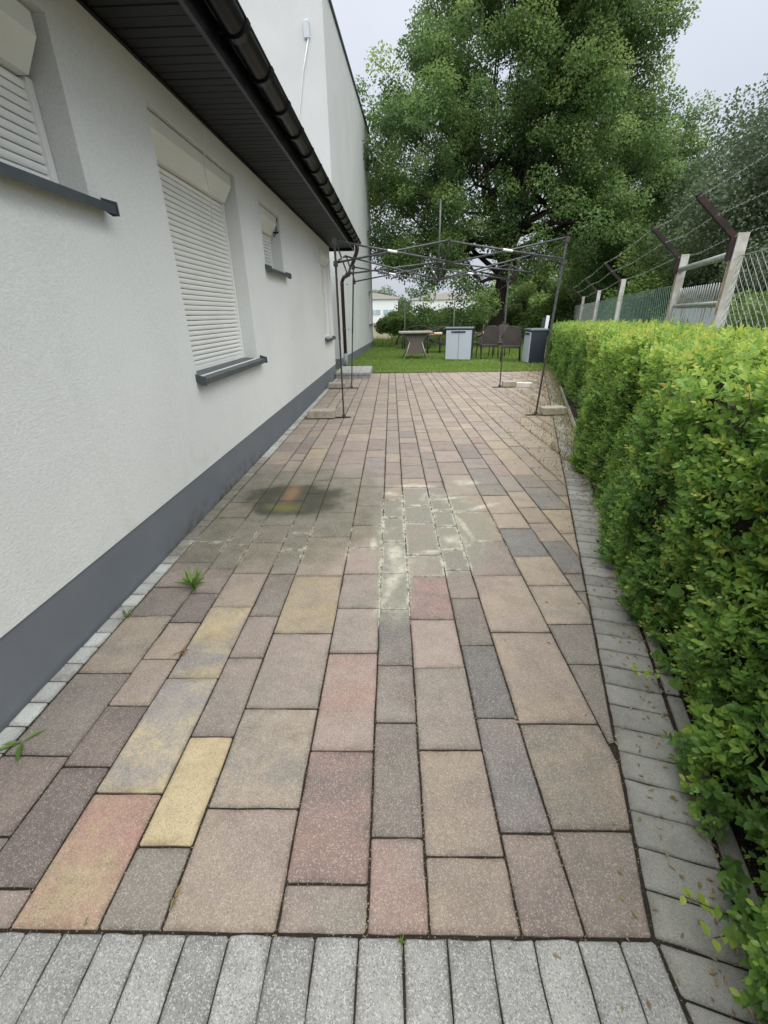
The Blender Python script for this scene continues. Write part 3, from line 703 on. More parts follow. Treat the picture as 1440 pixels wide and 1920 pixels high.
# ================================================================== TALL BUILDING
CA, CB = np.array([-1.585, 14.05]), np.array([-.985, 23.8])
tall = thing('tall_building', 'tall pale flat roofed building with blank plaster walls behind the house', 'building', (CA[0], CA[1], 0), -math.atan2(CB[0] - CA[0], CB[1] - CA[1]))
LN = float(np.hypot(*(CB - CA))); HT = 8.6
a_, b_, z0, z1 = 8.15, 9.15, 1.10, 2.50
m = MB()
for (p, q, s_, t_) in ((0, a_, .31, HT), (b_, LN, .31, HT), (a_, b_, .31, z0), (a_, b_, z1, HT)): m.quad([(0, p, s_), (0, q, s_), (0, q, t_), (0, p, t_)])
m.quad([(0, b_, z0), (-.2, b_, z0), (-.2, b_, z1), (0, b_, z1)]); m.quad([(0, a_, z0), (0, a_, z1), (-.2, a_, z1), (-.2, a_, z0)])
m.quad([(0, a_, z1), (0, b_, z1), (-.2, b_, z1), (-.2, a_, z1)]); m.quad([(0, a_, z0), (-.2, a_, z0), (-.2, b_, z0), (0, b_, z0)])
m.quad([(-9, 0, .31), (0, 0, .31), (0, 0, HT), (-9, 0, HT)]); m.quad([(0, LN, .31), (-9, LN, .31), (-9, LN, HT), (0, LN, HT)])
m.quad([(-9, LN, .31), (-9, 0, .31), (-9, 0, HT), (-9, LN, HT)]); m.quad([(-9, 0, HT), (0, 0, HT), (0, LN, HT), (-9, LN, HT)])
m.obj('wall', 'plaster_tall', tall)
bx('plinth', 'plinth_paint', tall, -9, .006, -.04, -.006, LN - .006, .313)
bx('roof_edge', 'roof_flash', tall, -9.04, -.04, HT + .002, .045, LN + .045, HT + .07)
wn = bpy.data.objects.new('window', None); link(wn, tall)
bx('pane', 'window_dark', wn, -.205, a_, z0, -.19, b_, z1); bx('frame', 'cover_dark', wn, -.188, a_, z0, -.15, a_ + .06, z1); bx('frame', 'cover_dark', wn, -.188, b_ - .06, z0, -.15, b_, z1)
bx('sill', 'sill_grey', wn, -.19, a_ - .05, z0 - .03, .08, b_ + .05, z0 + .012)
bxp = atY(574, 50, 14.02); sb = tall
lx = bxp[0] - CA[0]
bx('junction_box', 'box_pale', tall, lx - .065, -.05, bxp[2] - .20, lx + .065, -.002, bxp[2] + .14, bev=.02)
tb('cable', 'cable_white', tall, [(lx + .03, -.03, bxp[2] - .20), (lx - .14, -.02, bxp[2] - .75), (lx - .33, -.015, bxp[2] - 1.6), (lx - .62, -.015, bxp[2] - 3.2), (lx - .72, -.015, 3.2)], .014, 6)
bx('corner_bead', 'plaster_tall', tall, -.03, -.004, .33, .004, .03, HT - .01)

# ================================================================== TENT FRAME
tent = thing('gazebo_frame', 'bare grey folding gazebo frame without its canopy, standing on the paving', 'gazebo frame', (.78, 8.8, 0))
ox, oy = .78, 8.8
T_ = lambda p: (p[0] - ox, p[1] - oy, p[2])
c_ = {'fl': ((-.812, 7.18), (-.815, 7.2, 2.52)), 'fr': ((2.33, 7.2), (2.46, 7.22, 2.49)), 'bl': ((-.95, 10.3), (-.80, 10.3, 2.46)), 'br': ((2.40, 10.15), (2.41, 10.3, 2.43))}
for k_, (b, t) in c_.items():
    B = np.array([b[0], b[1], .02]); Tp = np.array(t); Mid = B + (Tp - B) * .47
    lg = bpy.data.objects.new('leg', None); link(lg, tent)
    up = MB(); up.tube([T_(Mid), T_(Tp)], .021, 4); up.obj('upper_tube', 'tent_steel' if k_[1] == 'r' else 'tent_dark', lg)
    lo = MB(); lo.tube([T_(B), T_(Mid + (Tp - B) * .02)], .0165, 4); lo.obj('lower_tube', 'tent_dark', lg)
    m = MB(); m.box(B[0] - ox - .028, B[1] - oy - .028, .012, B[0] - ox + .028, B[1] - oy + .028, .05); m.obj('foot', 'tent_steel', lg)
    m = MB(); m.box(Tp[0] - ox - .03, Tp[1] - oy - .03, Tp[2] - .06, Tp[0] - ox + .03, Tp[1] - oy + .03, Tp[2] + .01)
    m.obj('corner_bracket', 'tent_dark', lg); m = MB(); m.box(Tp[0] - ox - .03, Tp[1] - oy - .03, Tp[2] - .34, Tp[0] - ox + .03, Tp[1] - oy + .03, Tp[2] - .27); m.obj('slider', 'tent_dark', lg)
    m = MB()
    if k_[1] == 'l': m.box(-1.385 - ox if k_[0] == 'f' else -1.46 - ox, B[1] - oy - .03, .0035, -.70 - ox if k_[0] == 'f' else -.80 - ox, B[1] - oy + .03, .013)
    else: m.box(B[0] - ox - .16, B[1] - oy - .03, .0035, B[0] - ox + (.45 if k_[0] == 'f' else .35), B[1] - oy + .03, .013)
    m.obj('base_bar', 'rust', lg)
DZ = .27
def scis(a, b, dz=DZ, sleeve=True):
    """one scissor pair between two uprights"""
    a = np.array(a); b = np.array(b); lo = np.array([0, 0, dz]); d = unit((b - a)[None])[0]; off = np.cross(d, [0, 0, 1]) * .013
    tb('truss_bar', 'tent_steel', tent, [T_(a + off), T_(b - lo + off)], .0135, 6); tb('truss_bar', 'tent_steel', tent, [T_(a - lo - off), T_(b - off)], .0135, 6)
    if sleeve:
        c = (a + b - lo) / 2; dd = unit((b - lo - a)[None])[0]
        tb('sleeve', 'sleeve_white', tent, [T_(c - dd * .07 + off), T_(c + dd * .07 + off)], .0175, 8)
FL, FR, BL, BR = (np.array(c_[q][1]) for q in ('fl', 'fr', 'bl', 'br'))
mids = {}
for nm, a, b in (('f', FL, FR), ('b', BL, BR), ('l', FL, BL), ('r', FR, BR)):
    mid = (a + b) / 2 + np.array([0, 0, -.02]); mids[nm] = mid
    for q0, q1 in ((a, mid), (mid, b)): scis(q0 - np.array([0, 0, .02]), q1)
    for z in (0, -DZ):
        P_ = mid + np.array([0, 0, z]); m = MB(); m.box(*(np.array(T_(P_)) - .018), *(np.array(T_(P_)) + .018)); m.obj('joint_block', 'tent_dark', tent)
ctr = np.array([.815, 8.78, 2.36])
for nm in mids:
    scis(mids[nm], ctr, DZ, nm in 'fb')
mt = atY(825.6, 375, 8.78)[2]
tb('mast', 'tent_steel', tent, [T_((ctr[0], ctr[1], 2.04)), T_((ctr[0], ctr[1], mt))], .016, 8)
for z in (2.36, 2.09): m = MB(); m.box(ctr[0] - ox - .035, ctr[1] - oy - .035, z - .02, ctr[0] - ox + .035, ctr[1] - oy + .035, z + .02); m.obj('hub', 'tent_dark', tent)

def block(px0, px1, Y, dz, dep, mat, label, z0=.0135, rz=0, dy=0):
    a = atY(px0, 700, Y)[0]; b = atY(px1, 700, Y)[0]
    o = thing('concrete_block', label, 'concrete block', ((a + b) / 2, Y + dep / 2, z0), rz, 'blocks weighing down the gazebo feet'); wd = (b - a) / 2
    m = MB(); m.box(-wd, -dep / 2, 0, wd, dep / 2, dz, bev=.008); p = m.obj('block', mat, o); bpy.data.objects.remove(o)
    p.name = 'concrete_block'; p.parent = None; p.location = ((a + b) / 2, Y + dep / 2, z0); p.rotation_euler = (0, 0, rz)
    tag(p, label, 'concrete block', 'blocks weighing down the gazebo feet'); return p
def blk(X0, X1, Y, dep, dz, mat, label, rz=0., z0=.0135):
    wd = (X1 - X0) / 2; m = MB(); m.box(-wd, -dep / 2, 0, wd, dep / 2, dz, bev=.009); p = m.obj('concrete_block', mat)
    p.location = ((X0 + X1) / 2, Y, z0); p.rotation_euler = (0, 0, rz); return tag(p, label, 'concrete block', 'blocks weighing down the gazebo feet')
blk(-1.40, -.945, 7.17, .21, .125, 'concrete', 'sandy concrete block lying on the nearest left foot of the gazebo', .03)
blk(-1.47, -1.10, 10.32, .2, .115, 'concrete', 'flat concrete block on the rear left gazebo foot beside the doorstep', -.03)
blk(2.47, 2.76, 10.2, .18, .115, 'concrete', 'tan block on the rear right gazebo foot, beside the whitish one', -.05)
blk(2.77, 3.10, 10.13, .16, .105, 'concrete_pale', 'whitish broken block at the rear right gazebo foot', -.22, .001)
blk(2.42, 2.80, 7.24, .2, .115, 'concrete', 'weathered block by the nearest right gazebo foot, under the hedge', .06)

# ================================================================== LAWN FURNITURE
def cabinet(loc, rz, label, W_=.92, H_=1.10, D_=.46):
    r = thing('storage_cabinet', label, 'cabinet', loc, rz)
    bx('body', 'cabinet_dark', r, -W_ / 2, -D_ / 2 + .02, .03, W_ / 2, D_ / 2, H_ - .06, bev=.012)
    bx('base', 'cabinet_dark', r, -W_ / 2 + .01, -D_ / 2 + .015, 0, W_ / 2 - .01, D_ / 2 - .02, .05)
    bx('lid', 'cabinet_lid', r, -W_ / 2 - .025, -D_ / 2 - .03, H_ - .075, W_ / 2 + .025, D_ / 2 + .02, H_, bev=.022)
    for s_ in (-1, 1):
        x0, x1 = sorted((s_ * .006, s_ * (W_ / 2 - .025))); d = bx('door', 'cabinet_grey', r, x0, -D_ / 2 - .012, .05, x1, -D_ / 2 + .018, H_ - .10, bev=.01)
    bx('handle', 'cabinet_dark', r, -.26, -D_ / 2 - .035, H_ - .175, .22, -D_ / 2 - .011, H_ - .125, bev=.008)
    return r
ca = gr(861, 677); cabinet((ca[0], ca[1] + .2, 0), math.radians(-15), 'light grey two door plastic cabinet with dark sides, left of the wicker chairs')
cb = gr(1001, 684); c2_ = cabinet((cb[0] + .05, cb[1] + .35, 0), math.radians(-88), 'dark plastic cabinet seen side on, standing against the hedge', .62, 1.06, .50)
pb = thing('leaning_board', 'narrow whitish board leaning behind the cabinet by the hedge', 'board', (cb[0] + .42, cb[1] + .75, 0))
bx('panel', 'metal_white', pb, -.05, -.02, 0, .05, .0, 1.42, bev=.004); bx('back_panel', 'cabinet_dark', pb, -.16, .004, 0, .03, .03, 1.36)
pb.rotation_euler = (math.radians(-3), math.radians(4), 0)
def wchair(loc, rz, label):
    r = thing('wicker_chair', label, 'chair', loc, rz, 'brown wicker garden chairs')
    k_ = 1.2; m = MB()
    prof = [(-.25, .50), (-.26, .80), (-.22, .98), (-.12, 1.05), (.12, 1.05), (.22, .98), (.26, .80), (.25, .50)]
    n = len(prof); b = len(m.v)
    for yy in (0, .025):
        for (x, z) in prof: m.v.append((x * 1.02, -.26 + yy - (z - .5) * .22 - (x * x) * .4 + .02, z))
    m.f += [list(range(n)), list(range(n, 2 * n))[::-1]] + [[j, n + j, n + (j + 1) % n, (j + 1) % n] for j in range(n)]; m.sm += [False] * (n + 2)
    m.obj('backrest', 'wicker', r)
    bx('seat', 'wicker', r, -.27, -.27, .44, .27, .25, .49, bev=.01)
    for sx in (-1, 1):
        tb('leg', 'wicker_dark', r, [(sx * .29, -.28, .72), (sx * .28, -.27, .45), (sx * .30, -.33, 0)], .017, 6)
        tb('leg', 'wicker_dark', r, [(sx * .29, .27, .70), (sx * .28, .25, .45), (sx * .30, .29, 0)], .017, 6)
        tb('armrest', 'wicker_dark', r, [(sx * .27, -.30, .80), (sx * .31, -.10, .735), (sx * .31, .30, .70)], .022, 6)
    tb('stretcher', 'wicker_dark', r, [(-.28, -.28, .43), (.28, -.28, .43)], .013, 6); return r
for (px, py, rz, lb) in ((913, 675, 6, 'brown wicker chair with its back to the paving, just right of the light cabinet'),
                         (957, 679, -12, 'brown wicker chair nearest the dark cabinet, back turned to the paving'),
                         (936, 669, 150, 'brown wicker chair half hidden behind the other two'),
                         (886, 668, 80, 'brown wicker chair mostly hidden behind the light grey cabinet')):
    p = gr(px, py); wchair((p[0], p[1] + .1, 0), math.radians(rz), lb).scale = (1.03, 1.03, 1.08)
# rattan table
tp = gr(779, 675); tab = thing('garden_table', 'rattan garden table with pale top and waisted woven pedestal', 'table', (tp[0], tp[1] + .25, 0), math.radians(2))
bx('tabletop', 'table_top', tab, -.60, -.35, .90, .58, .40, .965, bev=.01)
bx('apron', 'wicker_grey', tab, -.45, -.27, .86, .43, .30, .898)
m = MB(); q = [(-.40, .855), (-.27, .62), (-.25, .55), (-.37, .22), (.37, .22), (.25, .55), (.27, .62), (.40, .855)]
m.prism([(x, z) for x, z in q], 'y', -.20, .24); m.obj('pedestal', 'wicker_grey', tab)
for sx in (-1, 1):
    for sy in (-.22, .26): tb('leg', 'steel_leg' if sy < 0 else 'wicker_dark', tab, [(sx * .22, sy, .60), (sx * .33, sy, .25), (sx * .46, sy * 1.15, 0)], .016, 6)
# curved sun loungers with hooped frames
def lounger(loc, rz, label, s=1.):
    r = thing('hoop_lounger', label, 'lounger', loc, rz, 'dark hooped loungers')
    for sx in (-1, 1):
        pts = [(1.05 * math.cos(math.radians(a)), sx * .38, .05 + .98 * math.sin(math.radians(a)) ** .9) for a in range(4, 177, 12)]
        tb('hoop', 'wicker_dark', r, pts, .025, 6)
        tb('leg', 'wicker_dark', r, [(-.72, sx * .36, .66), (-.74, sx * .37, 0)], .015, 6); tb('leg', 'wicker_dark', r, [(.5, sx * .36, .55), (.52, sx * .37, 0)], .015, 6)
    pts = [(-.75, .70), (-.45, .50), (-.1, .40), (.3, .48), (.75, .42)]
    m = MB(); m.prism(pts + [(x, z - .07) for x, z in pts[::-1]], 'y', -.35, .35); m.obj('seat', 'cover_dark', r); return r
p = gr(826, 664); lounger((p[0] + .15, p[1] + .4, 0), math.radians(8), 'dark hooped lounger between the rattan table and the light cabinet')
p = gr(788, 655); lounger((p[0] - .1, p[1], 0), math.radians(-4), 'dark hooped lounger behind the rattan table')
p = gr(815, 666); wt = thing('side_table', 'low wooden side table with a white cloth behind the rattan table', 'table', (p[0], p[1] + .6, 0))
bx('tabletop', 'wood_orange', wt, -.30, -.22, .74, .30, .22, .775); bx('cloth', 'white_cloth', wt, .0, -.20, .777, .32, .20, .82, bev=.02)
for sx in (-.26, .26):
    for sy in (-.18, .18): tb('leg', 'wicker_dark', wt, [(sx, sy, .74), (sx, sy, 0)], .016, 6)
for px, lb in ((759, 'thin green grey post behind the rattan table'), (851, 'thin green grey post behind the light grey cabinet')):
    X = atY(px, 600, 22.5); o = tb('thin_post', 'post_green', None, [(0, 0, 0), (0, 0, 2.0)], .03, 8); o.location = (X[0], 22.5, -.02); tag(o, lb, 'post', 'thin posts at the end of the lawn')

# ================================================================== FENCE AND GATE
FA, FB = 2.03, .29
fy = [1.3, 5.26, 7.12, 11.6, 15.6, 20.2, 24.9, 29.9, 34.9]
fh = [2.25, 2.24, 2.24, 2.20, 2.12, 2.07, 2.03, 1.98, 1.95]
fence = thing('chain_link_fence', 'long chain link fence on pale concrete posts behind the hedge', 'fence', (0, 0, 0))
FX = lambda Y: FA + FB * Y
rot = -math.atan(FB)
def fpost(Y, h, arm=True, w_=.049):
    m = MB(); m.prism([(-w_, -w_), (w_, -w_), (w_, w_), (-w_, w_)], 'z', -.03, h); o = m.obj('fence_post', 'post_concrete', fence); o.location = (FX(Y), Y, 0); o.rotation_euler = (0, 0, rot)
    if arm:
        m = MB(); m.prism([(-.035, -.03), (.0, -.03), (.0, .03), (-.035, .03)], 'z', 0, .001)
        m = MB(); prof = [(-w_ - .044, h - .24), (-w_ - .044, h - .04), (-.475, h + .315), (-.50, h + .35), (-.46, h + .372), (-w_ - .004, h - .005), (-w_ - .004, h - .24)]
        m.prism(prof, 'y', -.03, .03); m.obj('bracket_arm', 'rust', o)
    return o
for i, (Y, h) in enumerate(zip(fy, fh)):
    p = fpost(Y, h)
    if i in (1, 2): bx('stain', 'rust_streak', p, -.0525, -.03, h - .75, -.0502, .02, h - .25)
# barbed wires
for u, dz in ((-.46, .33), (-.28, .16), (-.085, -.03)):
    m = MB(); pts = []
    for i in range(len(fy)):
        pts.append((FX(fy[i]) + u, fy[i] - u * FB, fh[i] + dz))
        if i < len(fy) - 1: Ym = (fy[i] + fy[i + 1]) / 2; pts.append((FX(Ym) + u, Ym - u * FB, (fh[i] + fh[i + 1]) / 2 + dz - .05))
    m.tube(pts, .0012, 4)
    for i in range(0, 260):
        Y = 1.5 + i * .11; j = np.searchsorted(fy, Y) - 1
        if Y > 20: break
        t = (Y - fy[j]) / (fy[j + 1] - fy[j]); z = fh[j] + (fh[j + 1] - fh[j]) * t + dz - .05 * (1 - abs(2 * t - 1)); c = (FX(Y) + u, Y - u * FB, z)
        m.tube([(c[0] - .012, c[1], c[2] - .012), (c[0] + .012, c[1], c[2] + .012)], .0009, 3, False); m.tube([(c[0] + .012, c[1], c[2] - .012), (c[0] - .012, c[1], c[2] + .012)], .0009, 3, False)
    m.obj('barbed_wire', 'galvanised', fence)
# chain-link panels: interlocking zig-zag wires
def link_panel(Ya, Yb, za, zb, zlo, mat, cell=.062, r=.0022):
    La = (Yb - Ya) * math.hypot(1, FB); n = int(La / (cell * .5)); V, F = [], []; sd = 3
    for i in range(n):
        t = i / n; top_ = za + (zb - za) * t; kz = int((top_ - zlo) / .042); s0_ = i * cell * .5
        zs = top_ - np.arange(kz) * .042; par = (np.arange(kz) + i) % 2; ss = s0_ + par * cell * .53 + rng.normal(0, .0015, kz); oo = (par - .5) * .008
        Y = Ya + ss / math.hypot(1, FB); X = FX(Y) + oo; C = np.stack([X, Y, zs], -1)
        for j in range(sd):
            a = 2 * math.pi * j / sd; V.append(C + np.array([math.cos(a) * r, math.sin(a) * r * .3, 0]) + np.array([0, math.sin(a) * r, 0]))
    if not V: return
    V = [np.stack(V[i * sd:(i + 1) * sd], 1) for i in range(n)]; base = 0; VV = []; FF = []
    for a in V:
        kz = len(a); VV.append(a.reshape(-1, 3)); id_ = base + np.arange(kz * sd).reshape(kz, sd)
        for j in range(sd): FF.append(np.stack([id_[:-1, j], id_[:-1, (j + 1) % sd], id_[1:, (j + 1) % sd], id_[1:, j]], -1))
        base += kz * sd
    o = npmesh('mesh_panel', np.concatenate(VV), np.concatenate(FF), mat, fence); o['kind'] = 'stuff'
    tb('top_wire', mat, fence, [(FX(Ya), Ya, za), (FX(Yb), Yb, zb)], .004, 5)
link_panel(1.35, 5.2, 2.03, 2.03, 1.0, 'wire_grey', .125, .0028)
zt = [None, None, 1.86, 1.84, 1.80, 1.78, 1.76, 1.74, 1.72]
for i in range(2, len(fy) - 1):
    link_panel(fy[i] + .06, fy[i + 1] - .06, zt[i], zt[i + 1], .9, 'wire_green' if i < 4 else 'wire_grey', .13 if i < 4 else .2, .0026 if i < 4 else .004)
gate = thing('metal_gate', 'grey weathered board gate with spiked top rail between the two nearest fence posts', 'gate', (FX(5.26), 5.26, 0), rot)
GL = (7.12 - 5.26) * math.hypot(1, FB) - .12
tb('crossbar', 'galvanised', gate, [(-.02, .0, 2.06), (-.02, GL + .1, 2.05)], .036, 10)
tb('top_rail', 'galvanised', gate, [(.0, .07, 1.60), (.0, GL + .05, 1.585)], .024, 8)
nb = 11
for i in range(nb):
    y0 = .08 + i * (GL - .02) / nb; bx('board', 'gate_board', gate, -.012 + (i % 2) * .006, y0 + .004, .12, .012 + (i % 2) * .006, y0 + (GL - .02) / nb - .004, 1.555)
sp0 = None
for i in range(21):
    y0 = .10 + i * (GL - .06) / 20
    if sp0 is None: sp0 = tb('spike', 'galvanised', gate, [(0, 0, 1.56), (.0, .0, 1.80), (0, 0, 1.815)], [.011, .009, .003], 5); sp0.location = (.026, y0, 0)
    else: c = sp0.copy(); COL.objects.link(c); c.location = (.026, y0, 0)

# ================================================================== HEDGES
def hedge(name, label, ya, yb, face, depth, height, dens, Lf, ragg, seed, parts=0, nearend=False, farend=True):
    root = thing(name, label, 'hedge', (face(ya), ya, 0)); o_ = np.array([face(ya), ya, 0.])
    r = np.random.default_rng(seed); Ln = yb - ya
    sl = (face(yb) - face(ya)) / Ln; nrm = unit(np.array([[-1, sl, 0.]]))[0]; tan = unit(np.array([[sl, 1, 0.]]))[0]
    def bulge(t, z):   # lumpy face
        return .055 * np.sin(t * 3.1 + z * 2) + .04 * np.sin(t * 7.3 - z * 5 + 1) + .03 * np.sin(t * 13 + z * 9) - .03 * np.clip((.15 - z) / .15, 0, 1) ** 2
    def hgt(t): return height(t) + .025 * np.sin(t * 4.1) + .02 * np.sin(t * 9.7 + 1)
    def surf(kind, n):
        t = r.uniform(ya, yb, n)
        if kind == 'face':
            z = r.uniform(.02, 1, n) ** .95 * hgt(t); dep = -bulge(t, z); N = np.tile(nrm, (n, 1)).astype(float)
        elif kind == 'top':
            dep = r.uniform(-.03, depth, n); z = hgt(t) + .02 * np.sin(dep * 11 + t * 6); N = np.tile([0, 0, 1.], (n, 1))
        else:
            dep = r.uniform(0, depth, n); z = r.uniform(0.02, 1, n) * hgt(t); t = np.full(n, ya if kind == 'near' else yb); N = np.tile(tan * (-1 if kind == 'near' else 1), (n, 1))
        P = np.stack([face(t), t, z], -1) - nrm[None] * dep[:, None]
        return P, N
    A_face = Ln * 1.3; A_top = Ln * depth
    sets = [surf('face', int(A_face * dens)), surf('top', int(A_top * dens * .8))]
    if farend: sets.append(surf('far', int(depth * 1.3 * dens)))
    if nearend: sets.append(surf('near', int(depth * 1.3 * dens)))
    P = np.concatenate([a for a, _ in sets]); N = np.concatenate([b for _, b in sets])
    isface = np.concatenate([np.full(len(a), i == 0) for i, (a, _) in enumerate(sets)])
    n = len(P)
    deep = r.power(2.2, n) * .0 + np.abs(r.normal(0, .05, n)) * ragg - .035 * ragg
    deep = np.where(r.random(n) < .05, -r.uniform(.02, .075, n), deep)
    P = P - N * deep[:, None]; P[:, 2] = np.maximum(P[:, 2], .015)
    # holes: fewer sprigs where a slow noise says so
    kv = r.normal(0, 1, (16, 3)) * np.linspace(4, 26, 16)[:, None]; ph = r.uniform(0, 6.28, 16)
    lump = (np.sin(P @ kv.T + ph) * np.linspace(1, .6, 16)).sum(1) / 3.0
    keep = (lump > -1.15) | (r.random(n) < .35); P, N, deep, isface, lump = P[keep], N[keep], deep[keep], isface[keep], lump[keep]; n = len(P)
    ax = unit(N * .75 + np.array([0, 0, .55]) + r.normal(0, .42, (n, 3)))
    # tone: yellower new growth on top, deeper green low down
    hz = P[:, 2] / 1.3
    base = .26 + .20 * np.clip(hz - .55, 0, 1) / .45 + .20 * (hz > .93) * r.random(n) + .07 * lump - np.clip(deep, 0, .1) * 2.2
    base = base + .10 * np.clip((1.6 - P[:, 1]) / 1.2, 0, 1) * (hz < .8)  # low leaves at the near end lightened in tone to offset shade there
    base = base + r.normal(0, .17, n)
    NL = 9; VV = []; FF = []; TT = []; off = 0; stems = []
    u1 = unit(np.cross(ax, r.normal(size=(n, 3)))); u2 = np.cross(ax, u1)
    Ls = Lf * r.uniform(.5, 1.4, n); slen = Lf * 1.9
    rec = []
    for q in range(NL):
        f = (q // 2) / 4.; ang = (q % 2) * math.pi + (q // 2) * math.pi / 2 + r.normal(0, .35, n)
        side = u1 * np.cos(ang)[:, None] + u2 * np.sin(ang)[:, None]
        if q == NL - 1: D = ax + r.normal(0, .15, (n, 3))
        else: D = side * (.95 - .4 * f) + ax * (.35 + .55 * f) + r.normal(0, .12, (n, 3))
        B = P + ax * (slen * (f - .35))[..., None] if np.ndim(slen * f) else P + ax * (slen * (f - .35))
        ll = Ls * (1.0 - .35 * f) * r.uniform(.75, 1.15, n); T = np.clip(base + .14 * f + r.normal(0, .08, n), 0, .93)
        T = np.where(r.random(n) < .007, r.uniform(.94, 1, n), T)
        rec.append((B, unit(D), ax + side * -.3, ll, ll * .60, T))
    P_, D_, N_, L_, W_, T_l = (np.concatenate([x[i] for x in rec]) for i in range(6))
    if parts:
        dist = np.linalg.norm(P_ - np.array([0, 0, CH]), axis=1); pj = RW.T @ (P_ - np.array([0, 0, CH])).T
        sx = 720 + pj[0] * FPX / -pj[2]; sy = 960 - pj[1] * FPX / -pj[2]; dpt = np.tile(deep, NL)
        ok = (sx < 1436) & (sy < 1900) & (sx > 1100) & (dpt < -.01)
        score = np.where(ok, L_ / dist, 0); pick = np.argsort(-score)[:parts]; mask = np.ones(len(P_), bool); mask[pick] = False
        protos = []
        for tv in (.3, .45, .6, .75):
            V, F, A = leaves(np.zeros((1, 3)), np.array([[0, 1., 0]]), np.array([[0, 0, 1.]]), np.ones(1), np.full(1, .56), np.full(1, tv), LEAF6)
            o = npmesh('leaf', V, F, 'hedge_leaf', None, {'tone': A}, True); protos.append(o.data); bpy.data.objects.remove(o)
        for i in pick:
            d = D_[i]; x = unit(np.cross(d, N_[i])[None])[0]; z = np.cross(x, d); L1 = L_[i] * 1.06
            tv = T_l[i]; me = protos[int(np.argmin([abs(tv - q) for q in (.3, .45, .6, .75)]))]
            o = bpy.data.objects.new('leaf', me); COL.objects.link(o); o.parent = root
            b_ = P_[i] - o_
            o.matrix_local = Matrix(((x[0] * L1, d[0] * L1, z[0] * L1, b_[0]), (x[1] * L1, d[1] * L1, z[1] * L1, b_[1]), (x[2] * L1, d[2] * L1, z[2] * L1, b_[2]), (0, 0, 0, 1)))
        P_, D_, N_, L_, W_, T_l = (a[mask] for a in (P_, D_, N_, L_, W_, T_l))
    near = P_[:, 1] < 4.5
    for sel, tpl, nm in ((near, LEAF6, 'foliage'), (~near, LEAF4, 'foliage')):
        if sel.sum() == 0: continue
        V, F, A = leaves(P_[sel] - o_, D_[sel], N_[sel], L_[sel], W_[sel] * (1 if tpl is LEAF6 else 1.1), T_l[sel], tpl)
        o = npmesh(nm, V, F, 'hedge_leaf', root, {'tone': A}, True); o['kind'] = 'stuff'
    # woody twigs
    s_ = r.choice(n, min(n, 2600), False); V, F, A = leaves(P[s_] - ax[s_] * .10 - o_, ax[s_] + r.normal(0, .15, (len(s_), 3)), rdir(len(s_)), np.full(len(s_), .13), np.full(len(s_), .004), np.zeros(len(s_)), LEAF4)
    o = npmesh('twigs', V, F, 'twig', root); o['kind'] = 'stuff'
    # dark inner mass
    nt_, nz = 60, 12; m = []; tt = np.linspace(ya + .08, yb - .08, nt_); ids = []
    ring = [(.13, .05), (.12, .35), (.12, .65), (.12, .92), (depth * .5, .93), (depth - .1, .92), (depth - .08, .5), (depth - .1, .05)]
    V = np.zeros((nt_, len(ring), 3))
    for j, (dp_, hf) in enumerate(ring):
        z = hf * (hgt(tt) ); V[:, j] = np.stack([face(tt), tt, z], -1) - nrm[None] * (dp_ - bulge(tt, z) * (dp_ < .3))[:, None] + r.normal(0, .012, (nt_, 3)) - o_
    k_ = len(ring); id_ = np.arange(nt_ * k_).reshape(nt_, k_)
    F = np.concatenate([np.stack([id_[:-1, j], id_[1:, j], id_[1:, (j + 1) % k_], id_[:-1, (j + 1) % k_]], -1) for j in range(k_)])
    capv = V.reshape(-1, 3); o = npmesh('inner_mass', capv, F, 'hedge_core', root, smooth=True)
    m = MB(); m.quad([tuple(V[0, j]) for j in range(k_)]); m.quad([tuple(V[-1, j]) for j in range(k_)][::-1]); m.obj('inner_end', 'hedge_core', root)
    return root
hf1 = lambda t: .785 + .283 * np.asarray(t, float)
h1 = hedge('privet_hedge', 'near clipped privet hedge with yellowish top along the paving edge', -.35, 5.35, hf1, 1.0, lambda t: 1.30 + 0 * np.asarray(t), 1350, .0345, 1.05, 11, parts=280)
hf2 = lambda t: 1.25 + .255 * np.asarray(t, float)
h2 = hedge('privet_hedge', 'farther hedge section set back behind a dark gap, running to the lawn', 6.05, 15.5, hf2, 1.0, lambda t: 1.30 - .020 * (np.asarray(t) - 5.8), 560, .038, 1.1, 12, nearend=True)
# bramble leaves poking out of the hedge foot
def big_leaf(px, py, Yd, s, label, rz):
    p = atY(px, py, Yd); m = MB()
    out = [(0, 0, 0), (.45, .1, .02), (.55, .45, .06), (.35, .62, .05), (.30, .85, .03), (0, 1.1, -.08), (-.30, .85, .03), (-.35, .62, .05), (-.55, .45, .06), (-.45, .1, .02)]
    for j in range(1, 9): m.quad([out[0], out[j], out[j + 1]] if True else 0, True)
    o = m.obj('bramble_leaf', 'bramble_leaf'); at = o.data.attributes.new('tone', 'FLOAT', 'POINT'); at.data.foreach_set('value', [random.random() * .7] * len(o.data.vertices))
    o.location = p; o.scale = (s, s, s); o.rotation_euler = (math.radians(60), math.radians(random.uniform(-20, 20)), rz); return tag(o, label, 'leaf')
BL = [((1268, 1130), 'broad bright leaf showing in the middle of the near hedge face', .058), ((1232, 1248), 'broad leaf low in the near hedge, highest of the lower three', .05),
      ((1262, 1300), 'broad leaf low in the near hedge, middle of the lower three', .05), ((1288, 1400), 'broad dark leaf over the edging, lowest of the lower three', .05)]
for (xy, lb, s) in BL:
    d = ray(*xy); t = (.80 - .0) / (d[0] - .285 * d[1]) ; Yd = t * d[1] - .05; big_leaf(xy[0], xy[1] - 10, Yd, s, lb, random.uniform(-1.0, -.4))

